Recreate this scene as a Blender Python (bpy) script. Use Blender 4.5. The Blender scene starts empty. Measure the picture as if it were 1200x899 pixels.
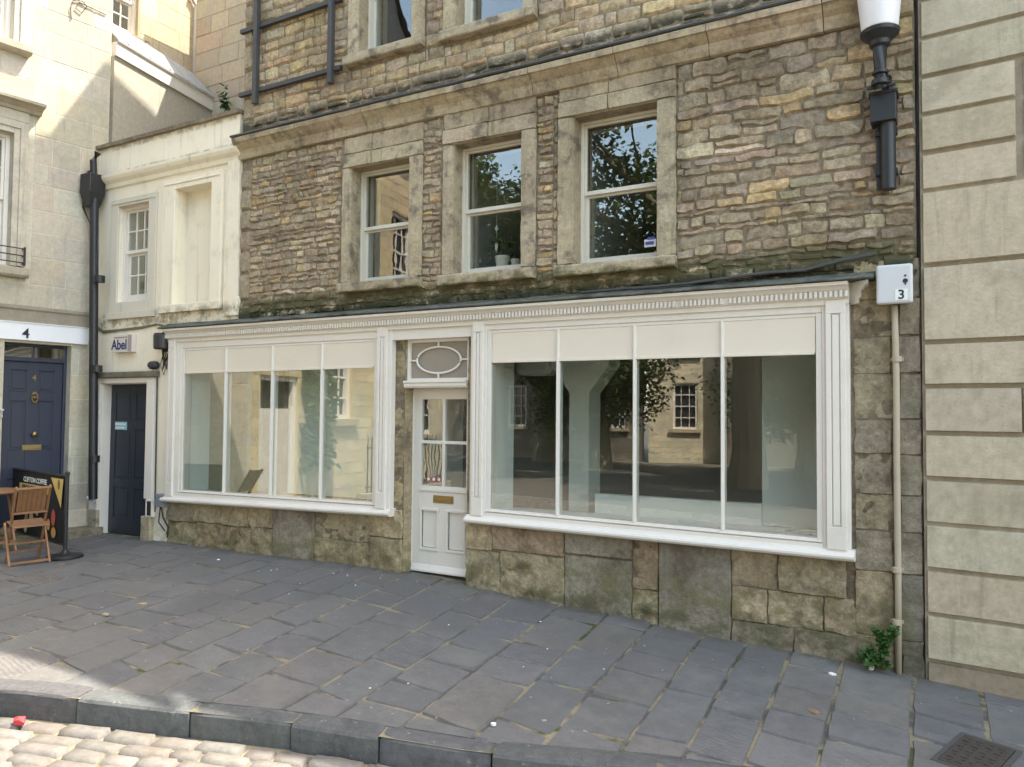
import bpy, bmesh, math, random
from mathutils import Vector, noise, Matrix
from math import sin, cos, tan, radians as R, pi

# ---------------------------------------------------------------- scene, camera
sc = bpy.context.scene
COL = sc.collection
rng = random.Random(7)

PX, FOC = (600.0, 449.5), 905.0              # photo centre and focal length in photo pixels
CAM = Vector((4.4685, -6.3810, 1.6))
_yaw, _pitch, _roll = math.atan(1600 / 905.0), R(2.2), R(0.5)
FW = Vector((-cos(_yaw) * cos(_pitch), sin(_yaw) * cos(_pitch), sin(_pitch)))
_r = FW.cross(Vector((0, 0, 1))).normalized(); _u = _r.cross(FW)
RT = _r * cos(_roll) + _u * sin(_roll)
UP = -_r * sin(_roll) + _u * cos(_roll)

def ray(px, py): return FW + RT * ((px - PX[0]) / FOC) - UP * ((py - PX[1]) / FOC)

def F(px, py, Y=0.0):
    """real place of a photo point on the shop facade plane (or one parallel to it): x, z"""
    d = ray(px, py); p = CAM + d * ((Y - CAM.y) / d.y)
    return p.x, p.z

class Plane:
    """an upright wall plane; local x runs along it to the right, local y into it"""
    def __init__(s, o, deg):
        s.o = Vector((o[0], o[1], 0)); s.deg = deg
        s.x = Vector((cos(R(deg)), sin(R(deg)), 0)); s.y = Vector((-sin(R(deg)), cos(R(deg)), 0))
    def at(s, px, py, off=0.0):
        d = ray(px, py); t = ((s.o + s.y * off - CAM).dot(s.y)) / d.dot(s.y); p = CAM + d * t
        return (p - s.o).dot(s.x), p.z

def interp(pts, x):
    if x <= pts[0][0]: return pts[0][1]
    for (a, b), (c, d) in zip(pts, pts[1:]):
        if x <= c: return b + (d - b) * (x - a) / (c - a)
    return pts[-1][1]

_BASE = [(-30, -.10), (-6, -.075), (-4.3, -.055), (-2.25, -.035), (-.5, -.03), (.35, -.075), (1.24, -.12), (2.14, -.17),
         (3.0, -.215), (3.82, -.245), (4.3, -.275), (5, -.30), (8, -.42), (12, -.55), (30, -.9)]
def base(x): return interp(_BASE, x)
FALL = .03
def zp(x, y): return base(x) + FALL * max(y, -5.0)
def G(px, py, dz=0.0):
    d = ray(px, py); z = -.1
    for _ in range(25):
        p = CAM + d * ((z + dz - CAM.z) / d.z); z = zp(p.x, p.y)
    return p
_k = [G(*p) for p in ((0, 810), (85, 821), (222, 834), (300, 840.5), (337, 846), (442, 860), (447, 866), (572, 884), (600, 887), (692, 895), (750, 897.5))]
KERB = [(p.x, p.y) for p in _k]
_sl = (KERB[-1][1] - KERB[-4][1]) / (KERB[-1][0] - KERB[-4][0])
_s0 = (KERB[3][1] - KERB[0][1]) / (KERB[3][0] - KERB[0][0])
KERB = [(-14, KERB[0][1] - _s0 * .8 * (KERB[0][0] + 14))] + KERB[0:1] + [KERB[2]] + [KERB[4]] + [KERB[7]] + KERB[-1:] + [(14, KERB[-1][1] + _sl * .6 * (14 - KERB[-1][0]))]
def yk(x): return interp(KERB, x)

cam = bpy.data.cameras.new('camera'); co = bpy.data.objects.new('camera', cam); COL.objects.link(co)
cam.sensor_fit = 'HORIZONTAL'; cam.sensor_width = 36; cam.lens = 36 * FOC / 1200
m = Matrix((( RT.x, UP.x, -FW.x, CAM.x), (RT.y, UP.y, -FW.y, CAM.y), (RT.z, UP.z, -FW.z, CAM.z), (0, 0, 0, 1)))
co.matrix_world = m; cam.clip_start = .05; cam.clip_end = 600
sc.camera = co

# ---------------------------------------------------------------- mesh helpers
class MB:
    def __init__(s): s.v = []; s.f = []; s.m = []; s.c = []
    def add(s, vs, fs, col=(1, 1, 1), mat=0):
        o = len(s.v); s.v += [tuple(v) for v in vs]
        for f in fs: s.f.append([i + o for i in f]); s.m.append(mat); s.c.append(col)
    def box(s, x0, x1, y0, y1, z0, z1, col=(1, 1, 1), mat=0):
        s.add([(x0, y0, z0), (x1, y0, z0), (x1, y1, z0), (x0, y1, z0), (x0, y0, z1), (x1, y0, z1), (x1, y1, z1), (x0, y1, z1)],
              [(0, 3, 2, 1), (4, 5, 6, 7), (0, 1, 5, 4), (1, 2, 6, 5), (2, 3, 7, 6), (3, 0, 4, 7)], col, mat)
        return s
    def slab(s, quad, y0, y1, col=(1, 1, 1), mat=0):
        """upright slab: quad = 4 (x,z) corners anticlockwise from bottom left seen from the front"""
        n = len(quad)
        s.add([(x, y0, z) for x, z in quad] + [(x, y1, z) for x, z in quad],
              [tuple(range(n)), tuple(range(2 * n - 1, n - 1, -1))] + [(i + n, (i + 1) % n + n, (i + 1) % n, i) for i in range(n)], col, mat)
        return s
    def prism(s, prof, x0, x1, col=(1, 1, 1), mat=0):
        """profile of (y,z) swept along x; profile anticlockwise seen from +x"""
        n = len(prof)
        s.add([(x0, y, z) for y, z in prof] + [(x1, y, z) for y, z in prof],
              [tuple(range(n - 1, -1, -1)), tuple(range(n, 2 * n))] + [(i, (i + 1) % n, (i + 1) % n + n, i + n) for i in range(n)], col, mat)
        return s
    def tube(s, pts, r, n=8, col=(1, 1, 1), mat=0):
        pts = [Vector(p) for p in pts]; rr = r if isinstance(r, (list, tuple)) else [r] * len(pts)
        vs = []; fs = []
        for i, p in enumerate(pts):
            t = (pts[min(i + 1, len(pts) - 1)] - pts[max(i - 1, 0)]).normalized()
            a = t.cross(Vector((0, 0, 1)) if abs(t.z) < .95 else Vector((1, 0, 0))).normalized(); b = t.cross(a)
            for k in range(n):
                w = 2 * pi * k / n + pi / n
                vs.append(p + (a * cos(w) + b * sin(w)) * rr[i])
        for i in range(len(pts) - 1):
            for k in range(n):
                a, b = i * n + k, i * n + (k + 1) % n
                fs.append((a, a + n, b + n, b))
        fs.append(tuple(range(n))); fs.append(tuple(range((len(pts) - 1) * n + n - 1, (len(pts) - 1) * n - 1, -1)))
        s.add(vs, fs, col, mat); return s
    def lathe(s, prof, c, n=24, col=(1, 1, 1), mat=0):
        """prof: (radius, z) going up"""
        vs = []; fs = []
        for r, z in prof:
            for k in range(n): vs.append((c[0] + r * cos(2 * pi * k / n), c[1] + r * sin(2 * pi * k / n), c[2] + z))
        for i in range(len(prof) - 1):
            for k in range(n):
                a, b = i * n + k, i * n + (k + 1) % n
                fs.append((a, b, b + n, a + n))
        fs.append(tuple(range(n - 1, -1, -1))); o = (len(prof) - 1) * n; fs.append(tuple(range(o, o + n)))
        s.add(vs, fs, col, mat); return s
    def beam(s, a, b, w, h, up=(0, 0, 1), col=(1, 1, 1), mat=0):
        a, b = Vector(a), Vector(b); t = (b - a).normalized(); u = Vector(up); sd = t.cross(u).normalized(); u = sd.cross(t)
        q = [sd * (-w / 2) - u * (h / 2), sd * (w / 2) - u * (h / 2), sd * (w / 2) + u * (h / 2), sd * (-w / 2) + u * (h / 2)]
        s.add([a + k for k in q] + [b + k for k in q], [(0, 1, 2, 3), (7, 6, 5, 4), (0, 4, 5, 1), (1, 5, 6, 2), (2, 6, 7, 3), (3, 7, 4, 0)], col, mat)
        return s
    def take(s, pred):
        """the faces whose middle satisfies pred, as a mesh of their own"""
        o = MB(); mp = {}
        for f, m_, c in zip(s.f, s.m, s.c):
            mid = sum((Vector(s.v[i]) for i in f), Vector()) / len(f)
            if not pred(mid): continue
            g = []
            for i in f:
                if i not in mp: mp[i] = len(o.v); o.v.append(s.v[i])
                g.append(mp[i])
            o.f.append(g); o.m.append(m_); o.c.append(c)
        return o
    def build(s, name, mats, parent=None, smooth=False, bevel=0.0, seg=2):
        me = bpy.data.meshes.new(name); me.from_pydata(s.v, [], s.f)
        if not isinstance(mats, (list, tuple)): mats = [mats]
        for q in mats: me.materials.append(q)
        at = me.color_attributes.new('col', 'FLOAT_COLOR', 'CORNER')
        buf = []
        for f, c in zip(s.f, s.c): buf += list(c[:3]) + [c[3] if len(c) > 3 else 1.0] if len(f) == 1 else (list(c[:3]) + [c[3] if len(c) > 3 else 1.0]) * len(f)
        at.data.foreach_set('color', buf)
        me.polygons.foreach_set('material_index', s.m)
        bm = bmesh.new(); bm.from_mesh(me)
        bmesh.ops.recalc_face_normals(bm, faces=bm.faces[:])
        if bevel:
            es = [e for e in bm.edges if len(e.link_faces) == 2 and e.calc_face_angle(0) > .5]
            bmesh.ops.bevel(bm, geom=es, offset=bevel, segments=seg, profile=.5, affect='EDGES', clamp_overlap=True)
        bm.to_mesh(me); bm.free()
        if smooth:
            me.polygons.foreach_set('use_smooth', [True] * len(me.polygons))
            if smooth is not True: me.set_sharp_from_angle(angle=R(smooth))
        o = bpy.data.objects.new(name, me); COL.objects.link(o)
        if parent: o.parent = parent
        return o

def tag(o, label=None, cat=None, group=None, kind=None):
    if label: o['label'] = label
    if cat: o['category'] = cat
    if group: o['group'] = group
    if kind: o['kind'] = kind
    return o
def thing(name, label, cat, loc=(0, 0, 0), rz=0, group=None):
    o = bpy.data.objects.new(name, None); COL.objects.link(o); o.location = loc; o.rotation_euler = (0, 0, rz)
    o.empty_display_size = .2
    return tag(o, label, cat, group)

def wall_holes(mb, x0, x1, z0, z1, holes, y0, y1, col=(1, 1, 1), mat=0):
    """solid wall from y0 (front) to y1 with rectangular openings"""
    xs = sorted({x0, x1} | {h for a in holes for h in a[:2] if x0 < h < x1}); zs = sorted({z0, z1} | {h for a in holes for h in a[2:] if z0 < h < z1})
    def solid(i, j):
        if not (0 <= i < len(xs) - 1 and 0 <= j < len(zs) - 1): return False
        cx, cz = (xs[i] + xs[i + 1]) / 2, (zs[j] + zs[j + 1]) / 2
        return not any(a < cx < b and c < cz < d for a, b, c, d in holes)
    for i in range(len(xs) - 1):
        for j in range(len(zs) - 1):
            if not solid(i, j): continue
            a, b, c, d = xs[i], xs[i + 1], zs[j], zs[j + 1]
            mb.add([(a, y0, c), (b, y0, c), (b, y0, d), (a, y0, d)], [(0, 1, 2, 3)], col, mat)
            mb.add([(a, y1, c), (b, y1, c), (b, y1, d), (a, y1, d)], [(3, 2, 1, 0)], col, mat)
            if not solid(i - 1, j): mb.add([(a, y1, c), (a, y0, c), (a, y0, d), (a, y1, d)], [(0, 1, 2, 3)], col, mat)
            if not solid(i + 1, j): mb.add([(b, y0, c), (b, y1, c), (b, y1, d), (b, y0, d)], [(0, 1, 2, 3)], col, mat)
            if not solid(i, j - 1): mb.add([(a, y0, c), (a, y1, c), (b, y1, c), (b, y0, c)], [(0, 1, 2, 3)], col, mat)
            if not solid(i, j + 1): mb.add([(a, y0, d), (b, y0, d), (b, y1, d), (a, y1, d)], [(0, 1, 2, 3)], col, mat)

def sstep(t):
    t = max(0.0, min(1.0, t)); return t * t * (3 - 2 * t)
def stone(mb, x0, x1, z0, z1, depth, col, M, gap=.006, rnd=.02, rough=.01, step=.05, corner=.1, edge=.006, sx=8.0, mat=0, maxn=14):
    """one dressed or rubble stone: pillow shaped patch; M maps (a, b, h) to space, h = height above the bed"""
    x0 += gap; x1 -= gap; z0 += gap; z1 -= gap
    w, h = x1 - x0, z1 - z0
    if w < .012 or h < .012: return
    r = min(rnd, w * .3, h * .3)
    def ticks(L):
        n = max(1, min(maxn, int((L - 2 * r) / step)))
        return [0, r * .35, r] + [r + (L - 2 * r) * k / n for k in range(1, n)] + [L - r, L - r * .35, L]
    us, vs = ticks(w), ticks(h)
    seed = rng.uniform(0, 100); tx, tz = rng.uniform(-.35, .35), rng.uniform(-.35, .35); off = rng.uniform(-.3, .3)
    V = []
    for b in vs:
        for a in us:
            ua, ub = a / w * 2 - 1, b / h * 2 - 1
            e = min(a, w - a, b, h - b); pr = sstep(e / r) if r > 0 else 1
            X = x0 + w / 2 + (ua * w / 2) * (1 - corner * ub ** 4); Z = z0 + h / 2 + (ub * h / 2) * (1 - corner * ua ** 4)
            X += edge * noise.noise((a * 9, b * 9, seed)); Z += edge * noise.noise((a * 9, b * 9, seed + 31))
            n = noise.noise((X * sx, Z * sx * 1.3, seed)) + .5 * noise.noise((X * sx * 2.7, Z * sx * 3.3, seed))
            hh = depth * (1 + off) * pr + rough * pr * (n + tx * ua + tz * ub)
            V.append(M(X, Z, hh))
    nu = len(us)
    mb.add(V, [(j * nu + i, j * nu + i + 1, (j + 1) * nu + i + 1, (j + 1) * nu + i) for j in range(len(vs) - 1) for i in range(nu - 1)], col, mat)

def cut(rects, holes, mn=.03):
    out = list(rects)
    for a, b, c, d in holes:
        nx = []
        for (x0, x1, z0, z1) in out:
            if x1 <= a or x0 >= b or z1 <= c or z0 >= d: nx.append((x0, x1, z0, z1)); continue
            if x0 < a - mn: nx.append((x0, a, z0, z1))
            if x1 > b + mn: nx.append((b, x1, z0, z1))
            xa, xb = max(x0, a), min(x1, b)
            if z0 < c - mn: nx.append((xa, xb, z0, c))
            if z1 > d + mn: nx.append((xa, xb, d, z1))
        out = nx
    return out

def rubble(x0, x1, z0, z1, hm=(.09, .19), wm=(.14, .42), split=.25):
    out = []; z = z0
    while z < z1 - .02:
        h = min(rng.uniform(*hm), z1 - z)
        if z1 - z - h < .05: h = z1 - z
        x = x0
        while x < x1 - .02:
            w = min(rng.uniform(*wm) * (1.25 if rng.random() < .15 else 1), x1 - x)
            if x1 - x - w < .08: w = x1 - x
            if h > .12 and rng.random() < split:
                k = rng.uniform(.38, .62); out += [(x, x + w, z, z + h * k), (x, x + w, z + h * k, z + h)]
            else: out.append((x, x + w, z, z + h))
            x += w
        z += h
    return out
def ashlar(x0, x1, z0, z1, hm, wm):
    out = []; z = z0
    while z < z1 - .02:
        h = min(rng.uniform(*hm), z1 - z)
        if z1 - z - h < .1: h = z1 - z
        x = x0 - rng.uniform(0, wm[0])
        while x < x1 - .02:
            w = rng.uniform(*wm)
            out.append((max(x, x0), min(x + w, x1) if x1 - x - w > .12 else x1, z, z + h))
            if x1 - x - w <= .12: break
            x += w
        z += h
    return out
def vary(c, v=.12, h=.04):
    k = 1 + rng.uniform(-v, v); return tuple(max(.01, q * k * (1 + rng.uniform(-h, h))) for q in c)
def pick(pal):
    t = rng.random() * sum(w for w, _ in pal)
    for w, c in pal:
        t -= w
        if t <= 0: return c
    return pal[-1][1]

# ---------------------------------------------------------------- materials
class N:
    def __init__(s, name):
        s.mat = bpy.data.materials.new(name); s.mat.use_nodes = True
        s.t = s.mat.node_tree; s.t.nodes.clear()
        s.out = s.t.nodes.new('ShaderNodeOutputMaterial'); s.tc = None
    def n(s, typ, ins=None, **kw):
        q = s.t.nodes.new(typ)
        for k, v in kw.items(): setattr(q, k, v)
        for k, v in (ins or {}).items(): s.set(q, k, v)
        return q
    def set(s, q, k, v):
        if isinstance(v, bpy.types.NodeSocket): s.t.links.new(v, q.inputs[k])
        elif isinstance(v, (tuple, list)) and len(v) == 3 and q.inputs[k].type == 'RGBA': q.inputs[k].default_value = (*v, 1)
        else: q.inputs[k].default_value = v
    def obj(s):
        if not s.tc: s.tc = s.n('ShaderNodeTexCoord')
        return s.tc.outputs['Object']
    def noise(s, scale, detail=4, rough=.6, vec=None, dist=0.0):
        return s.n('ShaderNodeTexNoise', {'Scale': scale, 'Detail': detail, 'Roughness': rough, 'Distortion': dist, 'Vector': vec or s.obj()}).outputs['Fac']
    def scale(s, v):
        return s.n('ShaderNodeMapping', {'Scale': v, 'Vector': s.obj()}).outputs[0]
    def math(s, op, a, b=0.0, c=0.0, clamp=False):
        q = s.n('ShaderNodeMath', operation=op, use_clamp=clamp); s.set(q, 0, a); s.set(q, 1, b); s.set(q, 2, c); return q.outputs[0]
    def step(s, v, a, b):
        q = s.n('ShaderNodeMapRange', {'Value': v, 'From Min': a, 'From Max': b, 'To Min': 0.0, 'To Max': 1.0}, interpolation_type='SMOOTHSTEP'); return q.outputs[0]
    def lin(s, v, a, b, c, d):
        return s.n('ShaderNodeMapRange', {'Value': v, 'From Min': a, 'From Max': b, 'To Min': c, 'To Max': d}).outputs[0]
    def mix(s, f, a, b, typ='MIX'):
        q = s.n('ShaderNodeMix', data_type='RGBA', blend_type=typ)
        s.set(q, 0, f); s.set(q, 6, a); s.set(q, 7, b); return q.outputs[2]
    def col(s): return s.n('ShaderNodeVertexColor', layer_name='col').outputs['Color']
    def alpha(s): return s.n('ShaderNodeVertexColor', layer_name='col').outputs['Alpha']
    def xyz(s): return s.n('ShaderNodeSeparateXYZ', {0: s.obj()}).outputs
    def bump(s, h, strength=.5, dist=.01, nrm=None):
        ins = {'Height': h, 'Strength': strength, 'Distance': dist}
        if nrm: ins['Normal'] = nrm
        return s.n('ShaderNodeBump', ins).outputs[0]
    def bsdf(s, color, rough=.8, nrm=None, metal=0.0, spec=.3, **kw):
        ins = {'Base Color': color, 'Roughness': rough, 'Metallic': metal, 'Specular IOR Level': spec}
        if nrm: ins['Normal'] = nrm
        ins.update(kw)
        b = s.n('ShaderNodeBsdfPrincipled', ins); s.t.links.new(b.outputs[0], s.out.inputs[0]); return s.mat
def hsv(c, k): return tuple(q * k for q in c)

def stone_mat(name, tint=(1, 1, 1), lo=.72, hi=1.22, blot=(.20, .175, .15), blot_amt=.5, moss=(), scale=1.0, bump=.6, lichen=.0, rough=.92, moss_col=(.075, .085, .025), streak=0.0, over=None, soot=0.0, mid=0.0, mk0=.42):
    m_ = N(name); c = m_.col()
    c = m_.mix(1.0, c, tint, 'MULTIPLY')
    f1 = m_.noise(22 * scale, 6, .7); f2 = m_.noise(3.3 * scale, 5, .65); f3 = m_.noise(90 * scale, 3, .7)
    c = m_.mix(1.0, c, m_.n('ShaderNodeCombineColor', {0: m_.lin(f1, .25, .75, lo, hi), 1: m_.lin(f1, .25, .75, lo, hi), 2: m_.lin(f1, .25, .75, lo * .96, hi)}).outputs[0], 'MULTIPLY')
    if mid:                                             # pitting and broken faces
        fm1 = m_.noise(13, 3, .8); fm2 = m_.noise(34, 3, .75)
        km = m_.math('ADD', m_.math('MULTIPLY', fm1, .6), m_.math('MULTIPLY', fm2, .4)); km = m_.lin(km, .32, .66, 1 - mid, 1 + mid * .9)
        c = m_.mix(1.0, c, m_.n('ShaderNodeCombineColor', {k: km for k in range(3)}).outputs[0], 'MULTIPLY')
    if over:                                            # weathering that runs across the joints
        fo = m_.noise(2.1, 6, .72, dist=.4); fp = m_.noise(6.5, 5, .7)
        co = m_.mix(m_.step(fo, .38, .62), over[0], over[1]); co = m_.mix(m_.step(fp, .56, .68), co, over[2])
        c = m_.mix(over[3], c, co)
    c = m_.mix(m_.math('MULTIPLY', m_.step(f2, .5, .68), blot_amt), c, blot)
    if soot:
        fq = m_.noise(.85, 6, .68, m_.scale((1, 1, .75)), .5)
        c = m_.mix(m_.math('MULTIPLY', m_.step(fq, .47, .66), soot), c, m_.mix(1.0, c, (.52, .50, .47), 'MULTIPLY'))
    c = m_.mix(m_.math('MULTIPLY', m_.step(f3, .62, .72), .35), c, hsv(blot, .45))
    if streak:
        fs = m_.noise(1.0, 5, .7, m_.scale((9, 9, .8)))
        c = m_.mix(m_.math('MULTIPLY', m_.step(fs, .54, .74), streak), c, hsv(blot, .55))
    if lichen:
        f4 = m_.noise(14 * scale, 6, .75, dist=.6)
        c = m_.mix(m_.math('MULTIPLY', m_.step(f4, .60, .68), lichen), c, (.55, .53, .45))
    z = m_.xyz()
    for (zc, hw, amt, *cl) in moss:                     # algae and moss growing in damp bands: under sills, on ledges, at the foot
        d = m_.math('ABSOLUTE', m_.math('SUBTRACT', z[2], zc))
        mk = m_.math('MULTIPLY', m_.step(d, hw, hw * .25), m_.step(m_.noise(4.5, 5, .7, m_.scale((1, 1, 1.6))), mk0, mk0 + .18))
        c = m_.mix(m_.math('MULTIPLY', mk, amt), c, cl[0] if cl else moss_col)
    hgt = m_.math('ADD', m_.math('MULTIPLY', f1, .7), m_.math('MULTIPLY', f3, .3))
    nr_ = m_.bump(hgt, bump, .012)
    if mid: nr_ = m_.bump(m_.noise(16, 4, .75), .9, .03 * mid, nr_)
    return m_.bsdf(c, rough, nr_, spec=.15)

def paint_mat(name, base, rough=.45, dirt=(.35, .31, .25), amt=.25, bump=.08, spec=.4, grain=None, streak=0.0, bands=()):
    m_ = N(name)
    f = m_.noise(2.2, 6, .7); f2 = m_.noise(30, 4, .6); f3 = m_.noise(.9, 3, .5)
    c = m_.mix(m_.math('MULTIPLY', m_.step(f, .5, .8), amt), base, dirt)
    c = m_.mix(m_.math('MULTIPLY', m_.step(f3, .45, .7), .12), c, hsv(base, .86))
    if streak:
        fs = m_.noise(1.0, 6, .7, m_.scale((12, 12, .7)))
        c = m_.mix(m_.math('MULTIPLY', m_.step(fs, .55, .75), streak), c, dirt)
    for (zc, hw, amt, cl) in bands:
        d = m_.math('ABSOLUTE', m_.math('SUBTRACT', m_.xyz()[2], zc))
        c = m_.mix(m_.math('MULTIPLY', m_.math('MULTIPLY', m_.step(d, hw, hw * .2), m_.step(m_.noise(5, 6, .75), .42, .6)), amt), c, cl)
    return m_.bsdf(c, m_.lin(f2, .3, .7, rough * .85, min(1, rough * 1.2)), m_.bump(m_.noise(60, 4, .6, m_.scale(grain) if grain else None), bump, .006), spec=spec)

def plain(name, c, rough=.6, metal=0.0, spec=.4, var=.15, sc_=20, bump=.1):
    m_ = N(name); f = m_.noise(sc_, 5, .65)
    k = m_.mix(f, hsv(c, 1 - var), hsv(c, 1 + var))
    return m_.bsdf(k, rough, m_.bump(f, bump, .004), metal, spec)

def glass_mat(name, refl=.06, wav=.0, tint=(.92, .95, .93)):
    m_ = N(name)
    nr = None
    if wav:
        nr = m_.bump(m_.noise(2.6, 2, .5), wav, .02)
    g = m_.n('ShaderNodeNewGeometry')
    dt = m_.n('ShaderNodeVectorMath', {0: g.outputs['Normal'], 1: g.outputs['Incoming']}, operation='DOT_PRODUCT').outputs['Value']
    cth = m_.math('ABSOLUTE', dt)
    fr = m_.math('ADD', m_.math('MULTIPLY', m_.math('POWER', m_.math('SUBTRACT', 1.0, cth, clamp=True), 5.0), 1 - refl), refl)
    tr = m_.n('ShaderNodeBsdfTransparent', {'Color': tint}); gl = m_.n('ShaderNodeBsdfGlossy', {'Color': (1, 1, 1), 'Roughness': 0.0})
    if nr: m_.t.links.new(nr, gl.inputs['Normal'])
    mx = m_.n('ShaderNodeMixShader', {0: fr, 1: tr.outputs[0], 2: gl.outputs[0]})
    m_.t.links.new(mx.outputs[0], m_.out.inputs[0]); return m_.mat

MT = {}
MT['rubble'] = stone_mat('rubble stone', mid=.42, mk0=.34, tint=(1.20, 1.11, .965), lo=.5, hi=1.42, blot=(.17, .145, .115), blot_amt=.5, over=((.25, .215, .165), (.33, .27, .18), (.19, .165, .13), .28), soot=.7, lichen=.42, streak=.2, moss=((2.80, .18, .95, (.085, .083, .042)), (4.97, .14, .9, (.055, .055, .042)), (2.70, .10, .95, (.045, .048, .03))), bump=1.0)
MT['mortar'] = stone_mat('lime mortar', mid=.4, mk0=.34, tint=(.74, .69, .61), lo=.6, hi=1.3, blot_amt=.5, bump=.8, soot=.6, moss=((2.80, .18, .95, (.085, .083, .042)), (2.70, .10, .95, (.045, .048, .03))))
MT['dress'] = stone_mat('dressed bath stone', mid=.38, tint=(1.10, 1.03, .92), lo=.6, hi=1.25, blot=(.15, .125, .10), blot_amt=.85, scale=1.5, lichen=.5, streak=.5, bump=.8, over=((.34, .295, .21), (.47, .41, .295), (.19, .155, .115), .5), soot=.45, moss=((2.86, .10, .75),))
MT['plinth'] = stone_mat('worn plinth stone', mid=.42, tint=(1.12, 1.05, .92), blot=(.14, .11, .08), blot_amt=.8, lo=.5, hi=1.4, over=((.20, .17, .125), (.33, .28, .19), (.19, .135, .10), .36), soot=.5, moss=((.10, .26, .6, (.15, .14, .06)), (-.15, .22, .75, (.10, .098, .055))), bump=.8, streak=.3, lichen=.2)
MT['ledge'] = stone_mat('mossy lead ledge', blot=(.05, .05, .04), blot_amt=.8, moss=((2.70, .1, .7, (.05, .06, .022)),), bump=.6)
MT['ashlar'] = stone_mat('pale bath ashlar', lo=.86, hi=1.12, mid=.10, tint=(.97, .955, .92), blot=(.36, .34, .30), blot_amt=.7, scale=.7, bump=.3, streak=.4)
MT['rustic'] = stone_mat('rusticated limestone', mid=.12, tint=(.95, .895, .815), lo=.84, hi=1.12, blot=(.31, .27, .20), blot_amt=.6, scale=.6, bump=.3, streak=.35, moss=((-.35, .3, .7, (.09, .075, .055)),))
MT['cream'] = paint_mat('cream stucco paint', (.80, .735, .59), .8, (.34, .29, .20), .5, .25, .2, streak=.5, bands=((2.78, .17, .75, (.14, .13, .07)), (4.81, .05, .8, (.12, .10, .07)), (-.05, .35, .6, (.25, .21, .14)), (5.16, .05, .6, (.2, .17, .12))))
MT['creamgrey'] = paint_mat('faded grey stone paint', (.60, .565, .47), .85, (.30, .27, .22), .6, .25, .2, streak=.45)
MT['white'] = paint_mat('white gloss paint', (.715, .675, .61), .45, (.48, .43, .35), .3, .1, .4, streak=.22)
MT['whitepanel'] = paint_mat('white painted board', (.715, .65, .545), .5, (.60, .54, .44), .38, .1, .35, grain=(3, 3, 30))
MT['oldwhite'] = paint_mat('old cream window paint', (.64, .61, .52), .55, (.36, .33, .26), .35, .1, .35)
MT['glass'] = glass_mat('shop glass', .125)
MT['oldglass'] = glass_mat('old wavy glass', .10, .05, (.93, .95, .93))
MT['lead'] = plain('weathered lead', (.062, .064, .062), .6, 0, .4, .3, 8, .3)
MT['black'] = plain('black iron paint', (.018, .019, .021), .45, 0, .5, .3, 30, .15)
MT['plastic'] = plain('black plastic', (.03, .03, .032), .4, 0, .4)
MT['navy'] = paint_mat('navy door paint', (.028, .036, .062), .35, (.05, .055, .07), .3, .05, .5)
MT['slatedoor'] = paint_mat('dark grey door paint', (.026, .032, .044), .4, (.05, .055, .06), .3, .05, .5)
MT['brass'] = plain('old brass', (.33, .25, .11), .4, .9, .5, .25)
MT['timber'] = plain('oiled acacia timber', (.25, .13, .062), .5, 0, .4, .35, 14, .2)
MT['meter'] = plain('pale grey plastic', (.56, .575, .59), .45, 0, .4, .03)
MT['ink'] = plain('dark ink', (.02, .025, .05), .6)
MT['paper'] = plain('off white board', (.62, .57, .52), .6, 0, .3, .06)
MT['gold'] = plain('gold print', (.55, .40, .13), .6)
MT['pale'] = plain('white print', (.75, .75, .72), .6)
MT['flag'] = None
SUN, SKY, EXPO = 2.0, .15, 2.8
# ================================================================ ground
def flag_mat():
    m_ = N('slate flagstone'); c = m_.col(); rib = m_.alpha()
    f = m_.noise(9, 6, .7); f2 = m_.noise(1.6, 4, .6); f3 = m_.noise(120, 3, .7)
    c = m_.mix(1.0, c, m_.n('ShaderNodeCombineColor', {k: m_.lin(m_.math('ADD', m_.math('MULTIPLY', f, .6), m_.math('MULTIPLY', m_.noise(38, 5, .75), .4)), .28, .72, .66, 1.3) for k in range(3)}).outputs[0], 'MULTIPLY')
    c = m_.mix(m_.math('MULTIPLY', m_.step(f2, .52, .72), .35), c, (.21, .20, .175))
    c = m_.mix(m_.math('MULTIPLY', m_.step(m_.noise(.55, 3, .5), .48, .62), .4), c, (.10, .10, .097))
    c = m_.mix(m_.math('MULTIPLY', m_.step(f3, .64, .72), .35), c, (.26, .25, .23))
    c = m_.mix(m_.math('MULTIPLY', m_.step(m_.noise(150, 2, .6), .66, .72), .5), c, (.06, .062, .06))
    c = m_.mix(m_.math('MULTIPLY', m_.step(m_.noise(17, 2, .5), .73, .76), .6), c, (.42, .41, .38))
    c = m_.mix(m_.math('MULTIPLY', m_.step(m_.noise(5, 5, .75), .60, .70), .25), c, (.10, .104, .106))
    fm = m_.math('MULTIPLY', m_.step(m_.xyz()[1], -.22, -.02), m_.step(m_.noise(6, 5, .7), .40, .62)); c = m_.mix(m_.math('MULTIPLY', fm, .75), c, (.085, .08, .045))   # moss and dirt gathered along the foot of the wall
    g = m_.n('ShaderNodeMapping', {'Scale': (1, 1, 1), 'Rotation': (0, 0, R(14)), 'Vector': m_.obj()}).outputs[0]
    wv = m_.n('ShaderNodeTexWave', {'Scale': 9.0, 'Distortion': 2.2, 'Detail': 2.0, 'Detail Scale': 1.5, 'Vector': g}, bands_direction='Y').outputs['Fac']
    ribm = m_.math('SUBTRACT', 1.0, rib)
    hgt = m_.math('ADD', m_.math('MULTIPLY', f, .5), m_.math('MULTIPLY', m_.math('MULTIPLY', wv, ribm), .9))
    hgt = m_.math('ADD', hgt, m_.math('MULTIPLY', f3, .12))
    return m_.bsdf(c, m_.lin(f, .3, .7, .62, .85), m_.bump(hgt, .55, .008), spec=.3)
MT['flag'] = flag_mat()
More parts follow.
